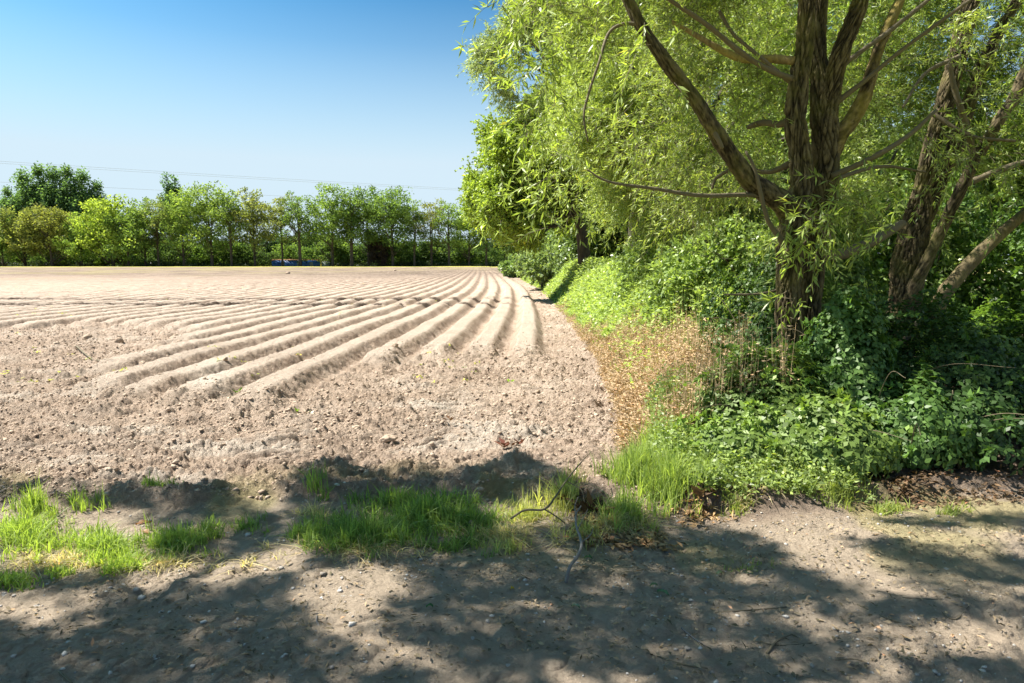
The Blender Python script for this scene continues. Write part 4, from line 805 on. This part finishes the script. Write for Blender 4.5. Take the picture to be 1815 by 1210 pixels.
row = [('low', 12, 392, 228, G1, "green tree at the far left end of the front row"), ('round', 50, 376, 230, (.17, .19, .07), "brownish round tree, second from the left end of the far row"), ('round', 98, 374, 229, (.19, .2, .07), "olive round tree with thick dark trunk near the left end"),
 ('low', 150, 384, 228, YG, "low bright tree right of the olive round tree, before the poplar clump"), ('round', 205, 356, 229, (.24, .3, .07), "bright yellow-green tree just right of the poplar clump"), ('low', 232, 372, 226, G2, "small green tree against the bright yellow-green one"), ('oak2', 262, 360, 232, G2, "green tree left of the two narrow poplars"),
 ('sparse1', 285, 358, 229, BR, "thin brownish tree just left of the two narrow poplars' foot"), ('oak1', 330, 350, 231, YG, "yellow-green tree in front of the two narrow poplars"), ('oak3', 380, 336, 230, (.17, .23, .07), "broadest domed tree left of the middle of the far row"), ('sparse2', 415, 348, 228, G2, "thin tree on the right flank of the broad domed tree"),
 ('oak2', 455, 344, 231, (.17, .19, .07), "rusty tinged open tree left of the blue shed"), ('sparse2', 503, 352, 230, (.18, .2, .08), "very thin open tree above the left end of the blue shed"), ('sparse1', 535, 350, 228, G1, "dark forked tree before the middle of the blue shed"), ('oak1', 592, 336, 230, G2, "tall tree right of the blue shed, at the yellow post"),
 ('sparse1', 625, 340, 228, G1, "narrow tree between the tall shed tree and its neighbour"), ('oak2', 655, 342, 232, G2, "tall tree left of the purple-leaved small tree"), ('oak3', 698, 343, 230, G1, "largest dark dome near the hedge side of the far row"), ('sparse2', 735, 365, 229, G2, "thin tree on the right shoulder of the large dark dome"),
 ('sparse2', 765, 362, 231, (.18, .19, .07), "slim orange-tinged tree right of the large dark dome"), ('sparse1', 797, 365, 229, G2, "open tree standing right of the slim orange-tinged tree"), ('oak2', 832, 363, 231, G2, "tree partly hidden by the bright overhanging tree"), ('sparse1', 862, 385, 228, G1, "thin tree peeping under the bright overhanging tree"), ('low', 895, 400, 230, G3, "dark low tree beside the last hedge bush"), ('oak2', 930, 390, 232, G3, "tree hidden mostly behind the hedge corner")]
for i, (k, px, top, y, c, lab) in enumerate(row): put(k, px, top, y, c, lab, 1.05 if k.startswith('sparse') else .95, seed=i)
for i, (k, px, top, lab) in enumerate([('pop2', 28, 335, "leftmost and lowest dark poplar of the clump"), ('pop1', 58, 306, "second dark poplar of the clump from the left"), ('pop2', 86, 297, "tallest dark poplar of the clump"), ('pop1', 110, 300, "dark poplar right of the tallest in the clump"), ('pop2', 134, 299, "dark poplar just right of the clump's middle"), ('pop1', 160, 306, "last but one dark poplar of the clump, on the right"), ('pop2', 186, 325, "rightmost dark poplar of the clump, lower than its neighbours")]):
    put(k, px, top, 262, BL, lab, 1.0, "poplar_tree", "poplar", "poplars of the dark clump at the left", seed=i + 30)
put('narrow', 307, 312, 275, (.08, .14, .07), "left one of the two narrow dark poplars above the row", .95, "poplar_tree", "poplar", seed=50)
put('narrow', 322, 317, 276, (.08, .14, .07), "right one of the two narrow dark poplars, a little lower and broader", 1.35, "poplar_tree", "poplar", seed=51)
put('shrub1', 678, 415, 232, (.055, .04, .035), "small purple-leaved tree before the largest dark dome", .6, seed=52)
sh = [(0, 425), (45, 430), (85, 428), (125, 425), (165, 430), (190, 415), (235, 422), (275, 420), (315, 425), (355, 420), (400, 425), (440, 425), (475, 430), (515, 428), (555, 425), (600, 420), (640, 425), (675, 428), (715, 422), (750, 425), (790, 420), (825, 425), (860, 428), (900, 430)]
wh = ["at the very left end", "under the brownish round tree", "under the olive round tree's trunk", "just right of the olive round tree", "under the low bright tree", "under the poplar clump's right side", "at the small green tree's foot", "left of the two narrow poplars' foot", "below the two narrow poplars", "left of the broadest dome's trunk", "right of the broadest dome's trunk", "under the rusty tinged open tree",
      "behind the blue shed's left end", "behind the middle of the blue shed", "behind the blue shed's right end", "right of the yellow post", "left of the purple-leaved tree", "around the purple-leaved tree's foot", "under the largest dark dome", "left of the slim orange-tinged tree", "right of the slim orange-tinged tree", "left of the bright overhanging tree's edge", "under the bright overhanging tree's edge", "beside the last hedge bush"]
for i, ((px, top), w) in enumerate(zip(sh, wh)):
    put('shrub1' if i % 2 else 'shrub2', px, top + (i*7 % 5)*4, 241 + (i*5 % 3)*2, [(.07, .11, .04), (.10, .15, .05), (.08, .13, .04), (.12, .18, .05)][i*3 % 4], "green shrub " + w, 1.15, "shrub", "shrub", "shrubs beneath the far row of trees", seed=i + 60)
r = np.random.default_rng(140)                    # the wood that closes the view behind the row: one mass
n = 90000; X = r.uniform(-230, 20, n); Y = 252 + r.uniform(0, 30, n); top = 9.5 + 3*fbm(X*.07, Y*.03, 3, 410)*2 + fbm(X*.4, Y*.2, 2, 412)*3; Zz = top*r.random(n)**.7
lv = leaves(np.stack([X, Y, Zz], -1), rdir(n, r), rdir(n, r) + np.array([0, 0, .6]), 1.1, .7, vn2(X*.2, Y*.2, 9) + .5, .1)
tag(obj("far_wood", mesh_from("far_wood", lv[0], lv[1], M_leaffar, dict(rnd=np.clip(lv[2], 0, 1))), None, (.045, .075, .035)), "dark closed wood seen between the trunks of the far row", "wood", kind='stuff')  # leaf colour darkened to stand in for shade behind the row
n = 26000; X = r.uniform(-230, 4, n); Y = 233 + r.uniform(-1, 4, n); Zz = (1.6 + fbm(X*.15, Y*.3, 3, 420)*2.2)*r.random(n)
kk = ~((X > -87) & (X < -60) & (Y < 238)); X, Y, Zz = X[kk], Y[kk], Zz[kk]; n = len(X)
lv = leaves(np.stack([X, Y, Zz], -1), rdir(n, r), rdir(n, r) + np.array([0, 0, .6]), .6, .35, r.random(n), .1)
tag(obj("hedge_undergrowth", mesh_from("hedge_undergrowth", lv[0], lv[1], M_leaf, dict(rnd=lv[2])), None, (.04, .065, .03)), "dark low undergrowth along the foot of the far row", "undergrowth", kind='stuff')

# ---------------------------------------------------------------- blue shed, small tank shed, yellow post
def boxm(x0, x1, y0, y1, z0, z1):
    V = np.array([[x, y, z] for x in (x0, x1) for y in (y0, y1) for z in (z0, z1)], float)
    return V, np.array([[0, 1, 3, 2], [4, 6, 7, 5], [0, 4, 5, 1], [2, 3, 7, 6], [0, 2, 6, 4], [1, 5, 7, 3]]), np.ones(8)
M_blue = flat_mat("blue_sheet", (.012, .085, .26), .5, .25, .8); M_orange = flat_mat("rusty_roof", (.52, .28, .13), .8, .3, .8); M_yel = flat_mat("yellow_paint", (.65, .55, .12), .6, .1); M_pale = flat_mat("pale_sheet", (.5, .55, .58), .5, .1); M_gs = flat_mat("grey_wall", (.14, .19, .19), .8, .3, .8)
x0 = U(482, 470, 236)[0]; x1 = U(568, 470, 236)[0]; zt = U(500, 462.5, 236)[2]
t = thing("blue_shed", "long low blue shed with an orange-brown roof edge, half hidden behind the far tree trunks", "shed", ((x0 + x1)/2, 237, 0)); w = (x1 - x0)/2; zt += .25
parts = [boxm(-w, w, -1.0, 2.5, -.3, zt)]
for i in range(28): xx = -w + (i + .5)*2*w/28; parts.append(boxm(xx - .06, xx + .06, -1.05, -1.002, -.3, zt - .05))
V, F, D = merge(parts); obj("wall", mesh_from("wall", V, F, M_blue), t)
V, F, D = boxm(-w - .2, w + .2, -1.3, 2.8, zt + .003, zt + .42); V[[0, 1, 4, 5], 2] -= np.array([0, .12, 0, .12]); obj("roof", mesh_from("roof", V, F, M_orange), t)
for a in (-.55, .1, .62): V, F, D = boxm(a*w - .6, a*w + .6, -1.09, -1.052, .3, zt - .5); obj("door", mesh_from("door", V, F, M_gs), t)
t = thing("tank_shed", "small grey shed with a white curved roof right of the yellow post", "shed", (U(577, 470, 237)[0], 237, 0))
V, F, D = boxm(-1.5, 1.6, -.8, 1.5, -.2, 1.75); obj("wall", mesh_from("wall", V, F, M_gs), t)
th = np.linspace(0, math.pi, 13); ring = np.stack([np.cos(th)*1.75, 0*th, 1.75 + np.sin(th)*.45], -1); V = np.vstack([ring + [0, -.95, 0], ring + [0, 1.6, 0]]); I = np.arange(12)
obj("roof", mesh_from("roof", V, [np.stack([I, I + 1, I + 14, I + 13], -1), np.array([list(range(13))[::-1]]), np.array([list(range(13, 26))])], M_pale), t)
t = thing("marker_post", "yellow post at the right end of the blue shed", "post", (U(569, 470, 234)[0], 234, 0))
V, F, D = merge([boxm(-.16, .16, -.16, .16, -.3, 2.7)]); obj("pole", mesh_from("pole", V, F, M_yel), t); V, F, D = boxm(-.2, .2, -.2, .2, 2.703, 2.85); obj("cap", mesh_from("cap", V, F, M_yel), t)

# ---------------------------------------------------------------- overhead lines far away
M_wire = flat_mat("wire", (.25, .26, .28), .6, .05)
for i, (za, zb, off, lab) in enumerate([(45.6, 45.6, 0, "topmost overhead power wire crossing the sky over the far trees"), (44.9, 44.9, 2, "second overhead wire, close below the topmost"), (36.7, 36.7, 0, "third overhead wire, well below the upper pair"), (29.5, 29.5, 0, "lowest overhead wire, disappearing behind the poplar clump")]):
    P = []
    for s in np.linspace(-.9, 1.6, 12): P.append((-225 + 195*s, 300 + 117*s + off, za - .9*math.sin((s + .9)*3.14/2.5)*2 + 1.5, .045))
    v, f, d = tube(P, 6, 20); tag(obj("power_wire", mesh_from("power_wire", v, f, M_wire)), lab, "power line", "overhead wires beyond the field")
